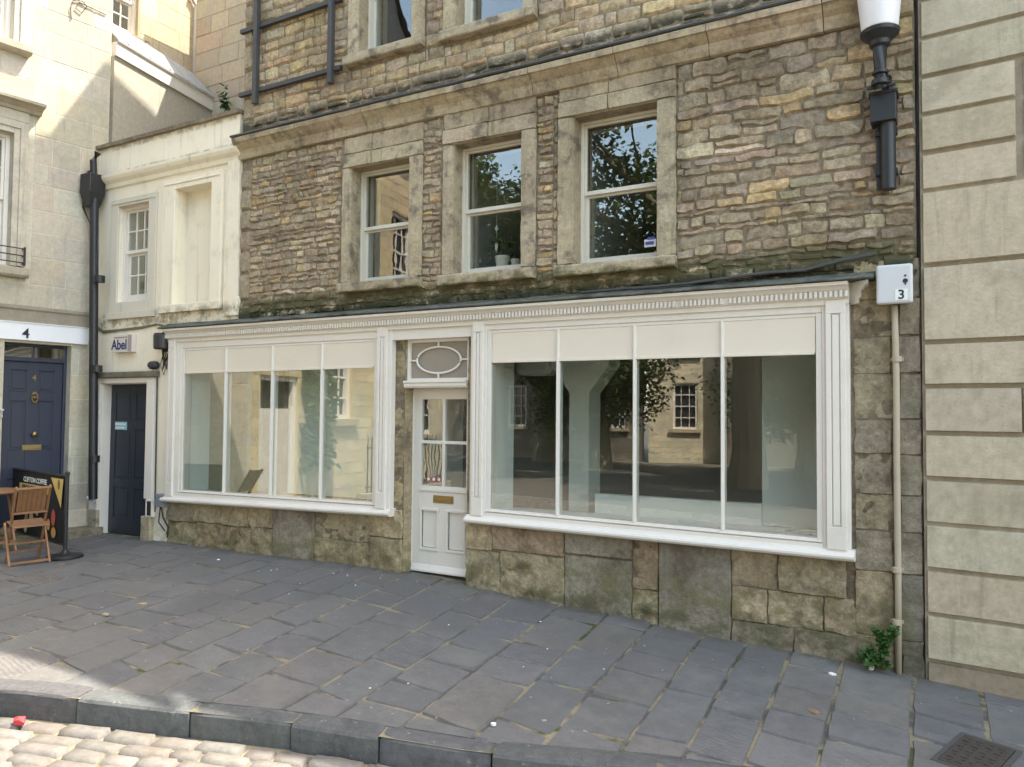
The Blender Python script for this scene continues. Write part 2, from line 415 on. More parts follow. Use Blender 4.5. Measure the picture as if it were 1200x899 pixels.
def sand_mat():
    m_ = N('sandy joint'); f = m_.noise(26, 5, .7); f2 = m_.noise(2.2, 4, .6)
    c = m_.mix(f, (.16, .14, .10), (.34, .29, .19)); c = m_.mix(m_.step(f2, .55, .65), c, (.07, .085, .03))
    return m_.bsdf(m_.mix(m_.step(m_.noise(3.1, 4, .6), .45, .6), c, (.10, .098, .088)), .95, m_.bump(f, .6, .01), spec=.1)
MT['sand'] = sand_mat()
MT['sett'] = stone_mat('granite sett', blot=(.16, .13, .10), blot_amt=.5, lo=.75, hi=1.2, bump=.5, rough=.75)
MT['kerbstone'] = stone_mat('worn kerb stone', blot=(.05, .052, .055), blot_amt=.5, lo=.75, hi=1.2, bump=.5, rough=.8, lichen=.25)

# ground sheet under everything, follows the fall of the street
mb = MB(); NX, NY = 60, 40
def gx(i): t = i / NX * 2 - 1; return 3 + 150 * abs(t) ** 2.2 * (1 if t > 0 else -1)
def gy(j): t = j / NY * 2 - 1; return -4 + 150 * abs(t) ** 2.4 * (1 if t > 0 else -1)
mb.add([(gx(i), gy(j), zp(gx(i), min(gy(j), 3)) - .19) for j in range(NY + 1) for i in range(NX + 1)],
       [(j * (NX + 1) + i, j * (NX + 1) + i + 1, (j + 1) * (NX + 1) + i + 1, (j + 1) * (NX + 1) + i) for j in range(NY) for i in range(NX)])
def far_mat():
    m_ = N('paved square'); b = m_.n('ShaderNodeTexBrick', {'Vector': m_.obj(), 'Color1': (.13, .125, .115), 'Color2': (.17, .155, .13), 'Mortar': (.06, .05, .035), 'Scale': 1.6, 'Mortar Size': .03})
    c = m_.mix(m_.math('MULTIPLY', m_.noise(2, 5, .6), .5), b.outputs['Color'], (.09, .085, .075))
    return m_.bsdf(c, .85, m_.bump(b.outputs['Fac'], -.4, .01), spec=.2)
tag(mb.build('ground', far_mat()), kind='structure')

# kerb line helpers
kp = [Vector((x, y)) for x, y in KERB]
def kpt(s):
    """point at run s along the kerb (s = 0 at x = -0.6), and its outward normal"""
    acc = -(kp[1] - kp[0]).length
    for a, b in zip(kp, kp[1:]):
        L = (b - a).length
        if s <= acc + L or b is kp[-1]:
            t = (b - a) / L; p = a + t * (s - acc); return p, Vector((t.y, -t.x)), t
        acc += L
def smooth_k(s):
    p = sum((kpt(s + d)[0] for d in (-.3, 0, .3)), Vector((0, 0))) / 3
    n = sum((kpt(s + d)[1] for d in (-.5, -.25, 0, .25, .5)), Vector((0, 0))).normalized()
    return p, n
KH = .135
def Mk(a, b, h):                                  # a along the kerb, b outward from the front edge (negative = onto the pavement)
    p, n = smooth_k(a); q = p + n * b
    return (q.x, q.y, zp(q.x, q.y) + h)
def Mr(a, b, h):
    p, n = smooth_k(a); q = p + n * b; e = p
    return (q.x, q.y, zp(e.x, e.y) - KH + .02 * sin(min(b, 6) / 6 * pi / 2) + h)

# pavement: flags in rows that fan with the street, all one sheet of stones over a sandy bed
PALF = [(5, (.136, .135, .133)), (3, (.142, .139, .134)), (2, (.129, .129, .128)), (1.0, (.145, .139, .130)), (.3, (.150, .141, .127))]
mb = MB()
xs = [-11.0]
while xs[-1] < 11: xs.append(xs[-1] + rng.uniform(.33, .54))
def hd(x): return interp([(-8, 103), (-4, 102), (0, 98.5), (4.5, 91), (11, 86)], x)
def rowpt(i, a01, t):
    def L(k): th = R(hd(xs[k])); return Vector((xs[k], .12)) - Vector((cos(th), sin(th))) * t
    return L(i).lerp(L(i + 1), a01)
for i in range(len(xs) - 1):
    w = xs[i + 1] - xs[i]; t = rng.uniform(-.5, 0)
    L = 0
    while True:
        p = rowpt(i, .5, L)
        if p.y < yk(p.x) - .3 or L > 9: break
        L += .1
    while t < L:
        ln = rng.uniform(.32, .78)
        col = vary(pick(PALF), .06, .015); rib = 0.0 if rng.random() < .13 else 1.0
        dz = rng.uniform(-.003, .004); sk = rng.uniform(-.03, .03)
        parts = [(0, w, t, t + ln)]
        if ln > .7 and w > .6 and rng.random() < .15: parts = [(0, w * .5, t, t + ln), (w * .5, w, t, t + ln)]
        for (a0, a1, b0, b1) in parts:
            def Mf(a, b, h, i=i, w=w, dz=dz, sk=sk):
                p = rowpt(i, a / w, b + sk * (a / w - .5) * 2)
                lim = yk(p.x) + .15
                y = max(p.y, lim); x = p.x
                y = min(y, .06)
                return (x, y, zp(x, y) - .022 + h + dz)
            pm = rowpt(i, .5, (b0 + b1) / 2)
            if rowpt(i, .5, b0).y < yk(pm.x) + .156 or rowpt(i, .5, b1).y > .5: continue
            vis = -6.5 < pm.x < 6
            stone(mb, a0, a1, b0, b1, .022, (*col, rib), Mf, gap=rng.uniform(.002, .008), rnd=.012, rough=.0025, step=.12 if vis else .5, corner=.012, edge=.012, sx=3, maxn=8)
        t += ln
o = mb.build('pavement', MT['flag'], smooth=25); tag(o, kind='structure')
mb = MB(); q = [(-12 + k * .3) for k in range(81)]
vs = []
for x in q:
    for j in range(9):
        y = yk(x) + .02 + (.3 - yk(x)) * j / 8; vs.append((x, y, zp(x, y) - .0095))
mb.add(vs, [(i * 9 + j, (i + 1) * 9 + j, (i + 1) * 9 + j + 1, i * 9 + j + 1) for i in range(len(q) - 1) for j in range(8)])
tag(mb.build('pavement_bed', MT['sand']), kind='structure')

# kerb stones
mb = MB(); sk = [-10.0]
def run_at(px, py):
    p = G(px, py); best = min((( kpt(k * .02 - 4)[0] - Vector((p.x, p.y))).length, k * .02 - 4) for k in range(700)); return best[1]
joints = [run_at(*p) for p in ((87, 821), (220, 834), (341, 846), (445, 863), (575, 884))]
s = joints[0]
pre = [s - .95 * k for k in range(9, 0, -1)]; post = [joints[-1] + .9 * k for k in range(1, 11)]
js = pre + joints + post
for a, b in zip(js, js[1:]):
    c = vary((.105, .107, .108), .12, .03); dz = rng.uniform(-.008, .006); dd = rng.uniform(-.015, .01)
    # section swept along: top and rounded front edge
    sec = [(-.17, -.02), (-.16, 0), (-.10, .002), (-.035, 0), (-.012, -.006), (.0, -.022), (.004, -.07), (.004, -.19)]
    nseg = 8; vs = []
    for k in range(nseg + 1):
        u = a + .006 + (b - a - .012) * k / nseg
        for bb, hh in sec:
            e = .008 if k in (0, nseg) else 0
            nz = noise.noise((u * 5, bb * 9, hh * 9)) * .008
            vs.append(Mk(u, bb + dd - e * (1 if bb > -.03 else 0) + nz, hh + dz - e * (1 if hh > -.02 else 0) + nz * .6))
    n = len(sec)
    fs = [(k * n + j, (k + 1) * n + j, (k + 1) * n + j + 1, k * n + j + 1) for k in range(nseg) for j in range(n - 1)]
    fs += [tuple(range(n)), tuple(range(nseg * n + n - 1, nseg * n - 1, -1))]
    mb.add(vs, fs, c)
tag(mb.build('kerb', MT['kerbstone'], smooth=False), kind='structure')

# cobbled road
mb = MB(); b = .035; PALS = [(4, (.180, .170, .156)), (3, (.165, .159, .149)), (2, (.195, .182, .163)), (1, (.17, .156, .143))]
ri = 0
while b < 4.6:
    h = rng.uniform(.105, .135) if ri else .14
    a = -6 + rng.uniform(-.2, 0)
    while a < 6.5:
        w = rng.uniform(.17, .33)
        stone(mb, a, a + w, b, b + h, .035, vary(pick(PALS), .10, .02), lambda x, y, q: Mr(x, y + .012 * noise.noise((x * 2, y, 3)), q - .035), gap=.005, rnd=.015, rough=.005, step=.06, corner=.035, edge=.010, sx=9)
        a += w
    b += h; ri += 1
tag(mb.build('cobbled_road', MT['sett'], smooth=True), kind='structure')
mb = MB(); q = [-7 + .25 * k for k in range(57)]
mb.add([Mr(a, bb, -.024) for a in q for bb in (-.06, .8, 1.8, 2.8, 3.8, 4.8)], [(i * 6 + j, (i + 1) * 6 + j, (i + 1) * 6 + j + 1, i * 6 + j + 1) for i in range(len(q) - 1) for j in range(5)])
tag(mb.build('road_bed', MT['sand']), kind='structure')

# ================================================================ the stone shop building
SB = thing('stone_shop_building', 'rubble stone house with two white shopfronts, a white door and sash windows above', 'building', (0, 0, -.1))
P = lambda mb_, name, mats, par=None, **k: (lambda o: (setattr(o, 'location', (0, 0, .1)) if (par is None) else None, o)[1])(mb_.build(name, mats, par or SB, **k))
XL, XR = F(281, 300)[0], 4.275
print('main x', XL, XR)
# openings
def rect(pl, pr, pt, pb, Y=0.0):
    """opening from photo points: left (px,py), right, top, bottom"""
    return F(*pl, Y)[0], F(*pr, Y)[0], F(*pb, Y)[1], F(*pt, Y)[1]
W1 = rect((411, 250), (480, 250), (445, 191), (445, 329))
W2 = rect((531, 250), (611.5, 240), (575, 161), (575, 318))
W3 = rect((672, 220), (770, 215), (720, 128), (720, 306))
U1 = rect((420, 30), (484, 30), (450, 20), (445, 58)); U1 = (U1[0], U1[1], U1[2], U1[2] + 1.45)
U2 = rect((534, 10), (613, 10), (575, 5), (575, 24)); U2 = (U2[0], U2[1], U2[2], U2[2] + 1.45)
print('W', W1, W2, W3, U1, U2)
SL = (-4.05, -.56, .56, 2.42); SR = (.45, 3.80, .56, 2.42)
DOOR_L = F(473.5, 480)[0]; DOOR_R = F(547, 560)[0]
d = ray(486.7, 520); DEP = CAM.y + d.y * ((DOOR_L - CAM.x) / d.x)
print('door', DOOR_L, DOOR_R, 'depth', DEP)
DZ = -.05
holes = [W1, W2, W3, U1, U2]
# backing wall (mortar) + stones in one mesh
mb = MB()
wall_holes(mb, XL, XR, 2.5, 8.4, holes, .012, .42, (.33, .29, .235), 1)
wall_holes(mb, XL, XR, -.6, 2.5, [(SL[0] + .12, SL[1] - .04, SL[2] + .06, SL[3]), (SR[0] + .06, SR[1] - .04, SR[2] + .06, SR[3]), (DOOR_L, DOOR_R, -.7, 2.44)], .012, .42, (.27, .235, .185), 1)
Mw = lambda a, z, h: (a, .012 - h, z + .022 * noise.noise((a * 1.3, z * 1.8, 5)) + .012 * noise.noise((a * 4.5, z * 3.5, 9)))
PALR = [(5, (.365, .312, .245)), (4, (.335, .29, .235)), (1.8, (.46, .365, .22)), (2.4, (.31, .275, .235)), (1.4, (.42, .375, .30)), (1.2, (.36, .315, .255)), (.6, (.52, .47, .38))]
surr = [(W1[0] - .15, W1[1] + .16, W1[2] - .14, W1[3] + .36), (W2[0] - .15, W2[1] + .16, W2[2] - .14, W2[3] + .36), (W3[0] - .15, W3[1] + .17, W3[2] - .14, W3[3] + .36),
        (U1[0] - .14, U1[1] + .16, U1[2] - .14, U1[3] + .3), (U2[0] - .14, U2[1] + .16, U2[2] - .14, U2[3] + .3), (XL - .1, XR + .1, 4.60, 4.90)]
def lay(mb, rects, holes_, pal, depth, **k):
    for r in rects:
        c0 = pick(pal)
        for q in cut([r], holes_): stone(mb, *q, depth * rng.uniform(.5, 1.35), vary(c0, .16, .05), Mw, **k)
QX = XL + .17
cor = [(4.02, 4.3, 2.4, 4.6)]
kw_ = dict(gap=.005, rnd=.010, rough=.015, step=.032, corner=.08, edge=.024, sx=15)
lay(mb, rubble(QX, 1.28, 2.62, 4.62, (.045, .095), (.07, .23), .1), surr, PALR, .017, **kw_)
lay(mb, rubble(1.28, XR, 2.62, 4.62, (.05, .135), (.10, .40), .2), surr, PALR, .019, **kw_)
lay(mb, rubble(QX, XR, 4.88, 7.0, (.07, .17), (.11, .36), .15), surr, [(4, (.43, .36, .26)), (2, (.37, .32, .25)), (2, (.48, .38, .24)), (1, (.43, .39, .32))], .016, gap=.005, rnd=.018, rough=.009, step=.05, corner=.09, edge=.015, sx=9)
lay(mb, ashlar(QX, XR, 7.0, 8.4, (.2, .3), (.4, .8)), surr, [(1, (.34, .28, .2))], .02, step=.3)
# quoins at the left corner
z = 2.62
while z < 8.2:
    h = rng.uniform(.24, .34)
    if not (4.55 < z + h / 2 < 4.92): stone(mb, XL, XL + (.17 if rng.random() < .7 else .23), z, z + h, .03, vary((.30, .265, .21), .15), Mw, gap=.006, rnd=.025, rough=.012, step=.06, corner=.06, edge=.014)
    z += h
P(mb, 'wall', [MT['rubble'], MT['mortar']], smooth=40)

# plinth: big worn blocks and grey rendered patches
mb = MB()
Mp = lambda a, z, h: (a, .025 - h, z)
def block(px0, py0, px1, py1, col, **k):
    x0, z1 = F(px0, py0); x1, z0 = F(px1, py1)
    kw = dict(gap=.004, rnd=.02, rough=.012, step=.05, corner=.03, edge=.012, sx=6); kw.update(k)
    stone(mb, x0, x1, min(z0, z1), max(z0, z1), .03, vary(col, .06, .03), Mp, **kw)
Y1, Y2, GR, BR, DK = (.43, .37, .26), (.38, .33, .24), (.27, .262, .245), (.33, .25, .19), (.27, .24, .20)
def xb(a, b, z0, z1, col, dep=.03, **k):
    kw = dict(gap=-.001, rnd=.008, rough=.024, step=.03, corner=.012, edge=.012, sx=9, maxn=20); kw.update(k)
    stone(mb, a, b, z0, z1, dep, vary(col, .06, .03), Mp, **kw)
zt = .60
smoothk = dict(rough=.003, rnd=.012, edge=.004, corner=.01)
# under the left window (x -4.1 .. -.42)
xb(-4.12, -3.62, .22, zt, DK); xb(-4.12, -3.55, -.25, .22, Y2); xb(-3.62, -3.1, .24, zt, Y2); xb(-3.1, -2.66, .24, zt, Y2); xb(-3.55, -2.95, -.25, .24, BR); xb(-2.95, -2.62, -.25, .24, Y1)
xb(-2.66, -2.25, .26, zt, Y1); xb(-2.62, -2.25, -.2, .26, Y2); xb(-2.25, -1.62, -.25, zt, GR, .034, **smoothk); xb(-1.62, -.84, .22, zt, Y2); xb(-1.62, -.84, -.25, .22, Y2, .033); xb(-.84, DOOR_L, .3, zt, Y1); xb(-.84, DOOR_L, -.25, .3, Y2)
# under the right window (x .37 .. 3.85)
xb(DOOR_R, .66, .28, .66, Y1); xb(DOOR_R, .74, -.25, .28, Y2); xb(.66, 1.42, .30, zt, BR, rough=.02); xb(.74, 1.42, -.25, .30, Y2, rough=.02)
xb(1.42, 2.07, .335, zt, GR, .028, **smoothk); xb(1.42, 2.07, -.3, .33, GR, .04, **smoothk); xb(2.07, 2.31, .1, zt, BR, rough=.022); xb(2.07, 2.31, -.35, .1, Y2); xb(2.31, 2.92, -.35, zt, (.205, .20, .185), .042, **smoothk)
xb(2.92, 3.28, .22, zt, BR, rough=.02); xb(2.92, 3.2, -.05, .22, Y1); xb(2.92, 3.4, -.45, -.05, DK, rough=.02); xb(3.28, 3.78, .22, zt, Y2, rough=.02); xb(3.2, 3.62, -.05, .22, Y2, rough=.02); xb(3.62, 3.86, -.05, .22, Y1); xb(3.4, 3.86, -.45, -.05, DK, rough=.02)
# right hand pier beside the shopfront (x 3.84 .. 4.28)
z = -.45
for h, two in ((.42, 0), (.48, 1), (.30, 1), (.27, 0), (.30, 1), (.26, 1), (.34, 0), (.28, 1), (.28, 0), (.30, 1)):
    c1 = pick([(2, (.32, .285, .22)), (1, (.37, .32, .23)), (1, (.28, .255, .215))])
    if z < .15: c1 = (.18, .178, .17)
    xm = 4.10 if two else 4.15
    xb(3.84, xm, z, z + h, c1 if z > .15 else Y2, .02, rough=.014); xb(xm, XR + .02, z, z + h, (.27, .255, .225) if z > .15 else (.17, .17, .165), .022, rough=.012); z += h
xb(4.16, 4.30, -.45, -.12, (.115, .115, .115), .07, rough=.02, corner=.12)
# strips of stone either side of the doorway
for (a, b, pal) in ((SL[1] + .02, DOOR_L, Y1), (DOOR_R, SR[0] - .0, Y1)):
    z = zt
    for h in (.42, .36, .46, .40, .2):
        xb(a, b, z, min(z + h, 2.44), vary((.36, .30, .19), .15), .016, rough=.008); z += h
for q_ in (mb.take(lambda p: p.x < -.03), mb.take(lambda p: p.x >= -.03)): P(q_, 'plinth', [MT['plinth']], smooth=40)
# door reveals
mb = MB()
mb.box(DOOR_L - .06, DOOR_L + .004, .015, .41, -.3, 2.44, (.40, .35, .25)); mb.box(DOOR_R - .004, DOOR_R + .06, .015, .41, -.3, 2.44, (.40, .35, .25))
m3 = MB(); m3.box(DOOR_L + .005, DOOR_R - .005, .02, .6, -.3, DZ - .02, (.16, .16, .15)); P(m3, 'door_step', [MT['plinth']])
for q_ in (mb.take(lambda p: p.x < DOOR_L + .0049 and p.z > -.31), mb.take(lambda p: p.x > DOOR_R - .0049)): P(q_, 'door_reveal', [MT['plinth']])

# string course with its gutter
mb = MB()
prof = [(.0, 4.60), (-.035, 4.61), (-.05, 4.66), (-.06, 4.70), (-.10, 4.735), (-.13, 4.77), (-.15, 4.775), (-.155, 4.83), (-.0, 4.86)]
x = XL - .02
while x < XR:
    w = min(rng.uniform(.6, 1.1), XR + .0 - x)
    if XR - x - w < .3: w = XR - x
    j = rng.uniform(-.006, .006); n = 6; c = vary((.43, .37, .27), .12, .04)
    vs = []
    for k in range(n + 1):
        for (y, z) in prof:
            e = .006 * noise.noise((x + w * k / n, y * 30, z * 30)) * 2
            vs.append((x + .003 + (w - .006) * k / n, y + j + e, z + j + e))
    q = len(prof); mb.add(vs, [(k * q + i, (k + 1) * q + i, (k + 1) * q + i + 1, k * q + i + 1) for k in range(n) for i in range(q - 1)] + [tuple(range(q)), tuple(range(n * q + q - 1, n * q - 1, -1))], c)
    x += w
P(mb, 'string_course', [MT['dress']])
mb = MB()
n = 70; vs = []; pr = [(.0, 4.893), (-.05, 4.893), (-.160, 4.866), (-.170, 4.85), (-.160, 4.838), (.0, 4.862)]; q = len(pr)
for k in range(n + 1):
    x = XL - .03 + (XR - XL + .03) * k / n; w_ = .010 * noise.noise((x * 2.2, 1, 7)) + .006 * noise.noise((x * 8, 3, 7))
    vs += [(x, y + (w_ if y < 0 else 0), z + w_) for y, z in pr]
mb.add(vs, [(k * q + i, (k + 1) * q + i, (k + 1) * q + (i + 1) % q, k * q + (i + 1) % q) for k in range(n) for i in range(q)] + [tuple(range(q)), tuple(range(n * q + q - 1, n * q - 1, -1))], (.11, .115, .12))
P(mb, 'lead_flashing', [MT['lead']])

# sash windows
def surround(mb, w, jl, jr, lint, y=-.03, dep=.20):
    x0, x1, z0, z1 = w; c = lambda: vary((.46, .405, .305), .10, .03)
    M2 = lambda a, z, h: (a, .005 - h, z)
    for (a, b) in ((x0 - jl, x0), (x1, x1 + jr)):
        z = z0
        while z < z1 - .01:
            h = min(rng.uniform(.8, 1.2), z1 - z)
            if z1 - z - h < .45: h = z1 - z
            stone(mb, a, b, z, z + h, .035, c(), M2, gap=.0006, rnd=.007, rough=.006, step=.04, corner=.01, edge=.007, sx=7)
            z += h
    sp = rng.uniform(.35, .65)
    for (q0, q1) in ((0, sp), (sp, 1)):
        a, b = x0 - jl + (x1 - x0 + jl + jr) * q0, x0 - jl + (x1 - x0 + jl + jr) * q1
        stone(mb, a, b, z1, z1 + lint * .45, .036, c(), M2, gap=.0006, rnd=.007, rough=.006, step=.05, corner=.01, edge=.006, sx=7)
        stone(mb, a, b, z1 + lint * .45, z1 + lint, .018, vary((.37, .315, .235), .12, .04), M2, gap=.0006, rnd=.008, rough=.010, step=.06, corner=.01, edge=.006, sx=7)
    cc = (.36, .31, .22)
    mb.box(x0 - .02, x0 + .004, .003, dep, z0, z1, cc); mb.box(x1 - .004, x1 + .02, .003, dep, z0, z1, cc); mb.box(x0 + .004, x1 - .004, .003, dep, z1 - .004, z1 + .02, cc)
def sill_stone(mb, x0, x1, z0, z1, y0=-.085):
    n = 10; c = (.43, .385, .295); q = [(.06, z0), (y0 + .01, z0), (y0, z0 + .012), (y0, z1 - .02), (y0 + .012, z1 - .006), (.06, z1 + .004)]
    vs = []
    for k in range(n + 1):
        for (y, z) in q:
            e = .010 * noise.noise((x0 * 3 + (x1 - x0) * k / n * 6, y * 22, z * 22)); vs.append((x0 + (x1 - x0) * k / n, y + e, z + e))
    m_ = len(q); mb.add(vs, [(k * m_ + i, (k + 1) * m_ + i, (k + 1) * m_ + i + 1, k * m_ + i + 1) for k in range(n) for i in range(m_ - 1)] + [tuple(range(m_)), tuple(range(n * m_ + m_ - 1, n * m_ - 1, -1))], c)
def sash(w, meet, jl, jr, par, paint='oldwhite', gl='oldglass', y=.12, st=(.035, .045, .045, .075), grid=None, lint=.34, bars=(0, 0), sill=True, mt_s='dress', fr=.055, surr_=True, pp=None):
    x0, x1, z0, z1 = w; pp = pp or P
    mb = MB()
    def ring(a, b, c, d, t, y0, y1, tb=None):
        tb = tb or t
        mb.box(a, a + t, y0, y1, c, d); mb.box(b - t, b, y0, y1, c, d); mb.box(a + t, b - t, y0 + .002, y1 - .002, c, c + tb); mb.box(a + t, b - t, y0 + .002, y1 - .002, d - t, d)
    ring(x0, x1, z0, z1, fr, y, y + .10)
    ring(x0 + fr, x1 - fr, meet, z1 - fr, st[0], y + .025, y + .06, st[1])
    ring(x0 + fr, x1 - fr, z0 + fr, meet + .01, st[2], y + .062, y + .095, st[3])
    panes = []
    for (c, d, yy, t, tb) in ((meet + st[1], z1 - fr - st[0], y + .042, st[0], st[1]), (z0 + fr + st[3], meet + .01 - st[2], y + .078, st[2], st[3])):
        a, b = x0 + fr + t, x1 - fr - t
        for k in range(1, bars[0] + 1):
            xx = a + (b - a) * k / (bars[0] + 1); mb.box(xx - .011, xx + .011, yy - .013, yy + .013, c, d)
        for k in range(1, bars[1] + 1):
            zz = c + (d - c) * k / (bars[1] + 1); mb.box(a, b, yy - .012, yy + .012, zz - .011, zz + .011)
        panes.append((a - .005, b + .005, c - .005, d + .005, yy))
    f = pp(mb, 'sash_window', [MT[paint]], par, bevel=.004)
    if par is None: pass
    for (a, b, c, d, yy) in panes:
        g = MB(); g.box(a, b, yy - .002, yy + .002, c, d); g.build('pane', [MT[gl]], f)
    if surr_:
        s_ = MB(); surround(s_, w, jl, jr, lint); s_.build('surround', [MT[mt_s]], f, smooth=False)
    if sill:
        s_ = MB(); sill_stone(s_, x0 - jl - .01, x1 + jr + .01, z0 - .105, z0 + .0); s_.build('sill', [MT[mt_s]], f)
    return f
mz = F(680, 222)[1]
sk_ = dict(y=.16, st=(.022, .04, .03, .065), fr=.028)
sash(W1, 3.60, .10, .165, None, **sk_); sash(W2, 3.63, .12, .15, None, **sk_); sash(W3, 3.64, .15, .17, None, **sk_)
sash(U1, U1[2] + .78, .14, .15, None, lint=.28, **sk_); sash(U2, U2[2] + .78, .14, .15, None, lint=.28, **sk_)
# ---------------------------------------------------------------- shopfronts
def bil(q, u, v):
    (a, b, c, d) = q        # bottom left, bottom right, top right, top left (x,z)
    return (a[0] * (1 - u) * (1 - v) + b[0] * u * (1 - v) + c[0] * u * v + d[0] * (1 - u) * v,
            a[1] * (1 - u) * (1 - v) + b[1] * u * (1 - v) + c[1] * u * v + d[1] * (1 - u) * v)
GY = -.030                                          # pane plane
def shopfront(xl, xr, gl, gr, zsl, zsr, gbl, gbr, gtl, gtr, ptop, mull, pil_l, pil_r, name_label=None):
    """xl, xr outer edges; gl, gr glass edges; zs sill bottom; gb glass bottom; gt glass top; ptop panel top; mull mullion x; pil pilaster strips"""
    top = 2.47
    zb = lambda x: zsl + (zsr - zsl) * (x - xl) / (xr - xl)
    g0 = lambda x: gbl + (gbr - gbl) * (x - gl) / (gr - gl)
    g1 = lambda x: gtl + (gtr - gtl) * (x - gl) / (gr - gl)
    mb = MB()
    # outer carcass: side stiles, bottom rail, head
    mb.slab([(xl, zb(xl) + .075), (gl - .045, zb(gl) + .075), (gl - .045, top), (xl, top)], -.060, .10)
    mb.slab([(gr + .045, zb(gr) + .075), (xr, zb(xr) + .075), (xr, top), (gr + .045, top)], -.060, .10)
    mb.slab([(gl - .045, zb(gl) + .075), (gr + .045, zb(gr) + .075), (gr + .045, g0(gr) - .035), (gl - .045, g0(gl) - .035)], -.063, .10)
    mb.slab([(gl - .045, ptop + .03), (gr + .045, ptop + .03), (gr + .045, top), (gl - .045, top)], -.056, .10)
    # inner moulded frame round glass and boards
    mb.slab([(gl - .045, g0(gl) - .035), (gl, g0(gl) - .035), (gl, ptop + .03), (gl - .045, ptop + .03)], -.050, .06)
    mb.slab([(gr, g0(gr) - .035), (gr + .045, g0(gr) - .035), (gr + .045, ptop + .03), (gr, ptop + .03)], -.050, .06)
    mb.slab([(gl, g0(gl) - .035), (gr, g0(gr) - .035), (gr, g0(gr)), (gl, g0(gl))], -.052, .06)
    mb.slab([(gl, ptop), (gr, ptop), (gr, ptop + .03), (gl, ptop + .03)], -.046, .06)
    mb.slab([(gl - .038, g0(gl) - .028), (gr + .038, g0(gr) - .028), (gr + .038, g0(gr) - .016), (gl - .038, g0(gl) - .016)], -.068, -.045)
    # rail between glass and boards
    f = P(mb, 'shop_window', [MT['white']], None, bevel=.005)
    xs_ = [gl] + mull + [gr]
    for a, b in zip(xs_, xs_[1:]):
        p = MB(); p.box(a - .004, b + .004, GY - .003, GY + .003, min(g0(a), g0(b)) - .01, max(g1(a), g1(b)) + .01); p.build('pane', [MT['glass']], f)
        p = MB(); p.slab([(a + .004, g1(a) - .002), (b - .004, g1(b) - .002), (b - .004, ptop + .004), (a + .004, ptop + .004)], -.040, -.012)
        p.slab([(a + .012, g1(a) - .012), (b - .012, g1(b) - .012), (b - .012, g1(b) + .012), (a + .012, g1(a) + .012)], -.050, -.03)
        p.build('panel', [MT['whitepanel']], f, bevel=.003)
    for x in mull:
        p = MB(); zlo, zhi = g0(x) - .004, ptop + .004
        p.add([(x - .017, -.030, zlo), (x - .008, -.062, zlo), (x + .008, -.062, zlo), (x + .017, -.030, zlo), (x + .017, .03, zlo), (x - .017, .03, zlo),
               (x - .017, -.030, zhi), (x - .008, -.062, zhi), (x + .008, -.062, zhi), (x + .017, -.030, zhi), (x + .017, .03, zhi), (x - .017, .03, zhi)],
              [(5, 4, 3, 2, 1, 0), (6, 7, 8, 9, 10, 11)] + [(i, (i + 1) % 6, (i + 1) % 6 + 6, i + 6) for i in range(6)])
        p.build('mullion', [MT['white']], f, bevel=.002)
    for (a, b) in (pil_l, pil_r):
        if b - a < .05: continue
        p = MB(); z0, z1 = zb((a + b) / 2) + .08, top + .01; y0, y1 = -.088, -.058; t = min(.038, (b - a) * .3)
        zlo = z0 + .17
        p.box(a, b, y0, y1, z0, zlo); p.box(a, b, y0, y1, z1 - .10, z1)
        p.box(a, a + t, y0, y1, zlo, z1 - .10); p.box(b - t, b, y0, y1, zlo, z1 - .10); p.box(a + t, b - t, y0 + .014, y1, zlo, z1 - .10)
        p.box(a + t + .008, b - t - .008, y0 + .004, y0 + .013, zlo + .012, z1 - .112)
        p.build('pilaster', [MT['white']], f, bevel=.004)
    p = MB(); e = .028
    n = 12; pr = [(.10, 0), (-.085, 0), (-.105, .008), (-.118, .024), (-.118, .040), (-.105, .054), (-.088, .058), (-.080, .066), (-.074, .080), (.10, .083)]
    vs = []
    for k in range(n + 1):
        x = xl - e + (xr - xl + 2 * e) * k / n
        for (y, z) in pr: vs.append((x, y, zb(x) + z))
    q = len(pr); p.add(vs, [(k * q + i, (k + 1) * q + i, (k + 1) * q + (i + 1) % q, k * q + (i + 1) % q) for k in range(n) for i in range(q)] + [tuple(range(q)), tuple(range(n * q + q - 1, n * q - 1, -1))])
    p.build('sill', [MT['white']], f)
    return f
mxl = [F(270, 405)[0] - .01, F(322, 480)[0], F(380, 480)[0]]
mxr = [F(656, 480)[0], F(745.5, 480)[0], F(848, 480)[0]]
PTL = F(330, 401)[1]; PTR = F(770, 377)[1]
print('panel tops', PTL, PTR, mxl, mxr)
shopfront(-4.08, SL[1] + .02, -3.79, -.775, .455, .53, .62, .66, 2.065, 2.075, 2.34, mxl, (-4.055, -3.93), (-.715, -.585))
shopfront(.43, 3.82, .655, 3.58, .54, .515, .69, .665, 2.09, 2.085, 2.365, mxr, (.465, .585), (3.655, 3.795))

# entablature over both windows and the door
mb = MB(); X0, X1 = -4.10, 3.82
prof = [(.02, 2.45), (-.075, 2.45), (-.075, 2.488), (-.088, 2.492), (-.094, 2.50), (-.094, 2.548), (-.108, 2.555), (-.125, 2.575), (-.150, 2.588), (-.152, 2.612), (.02, 2.618)]
mb.prism(prof, X0, X1)
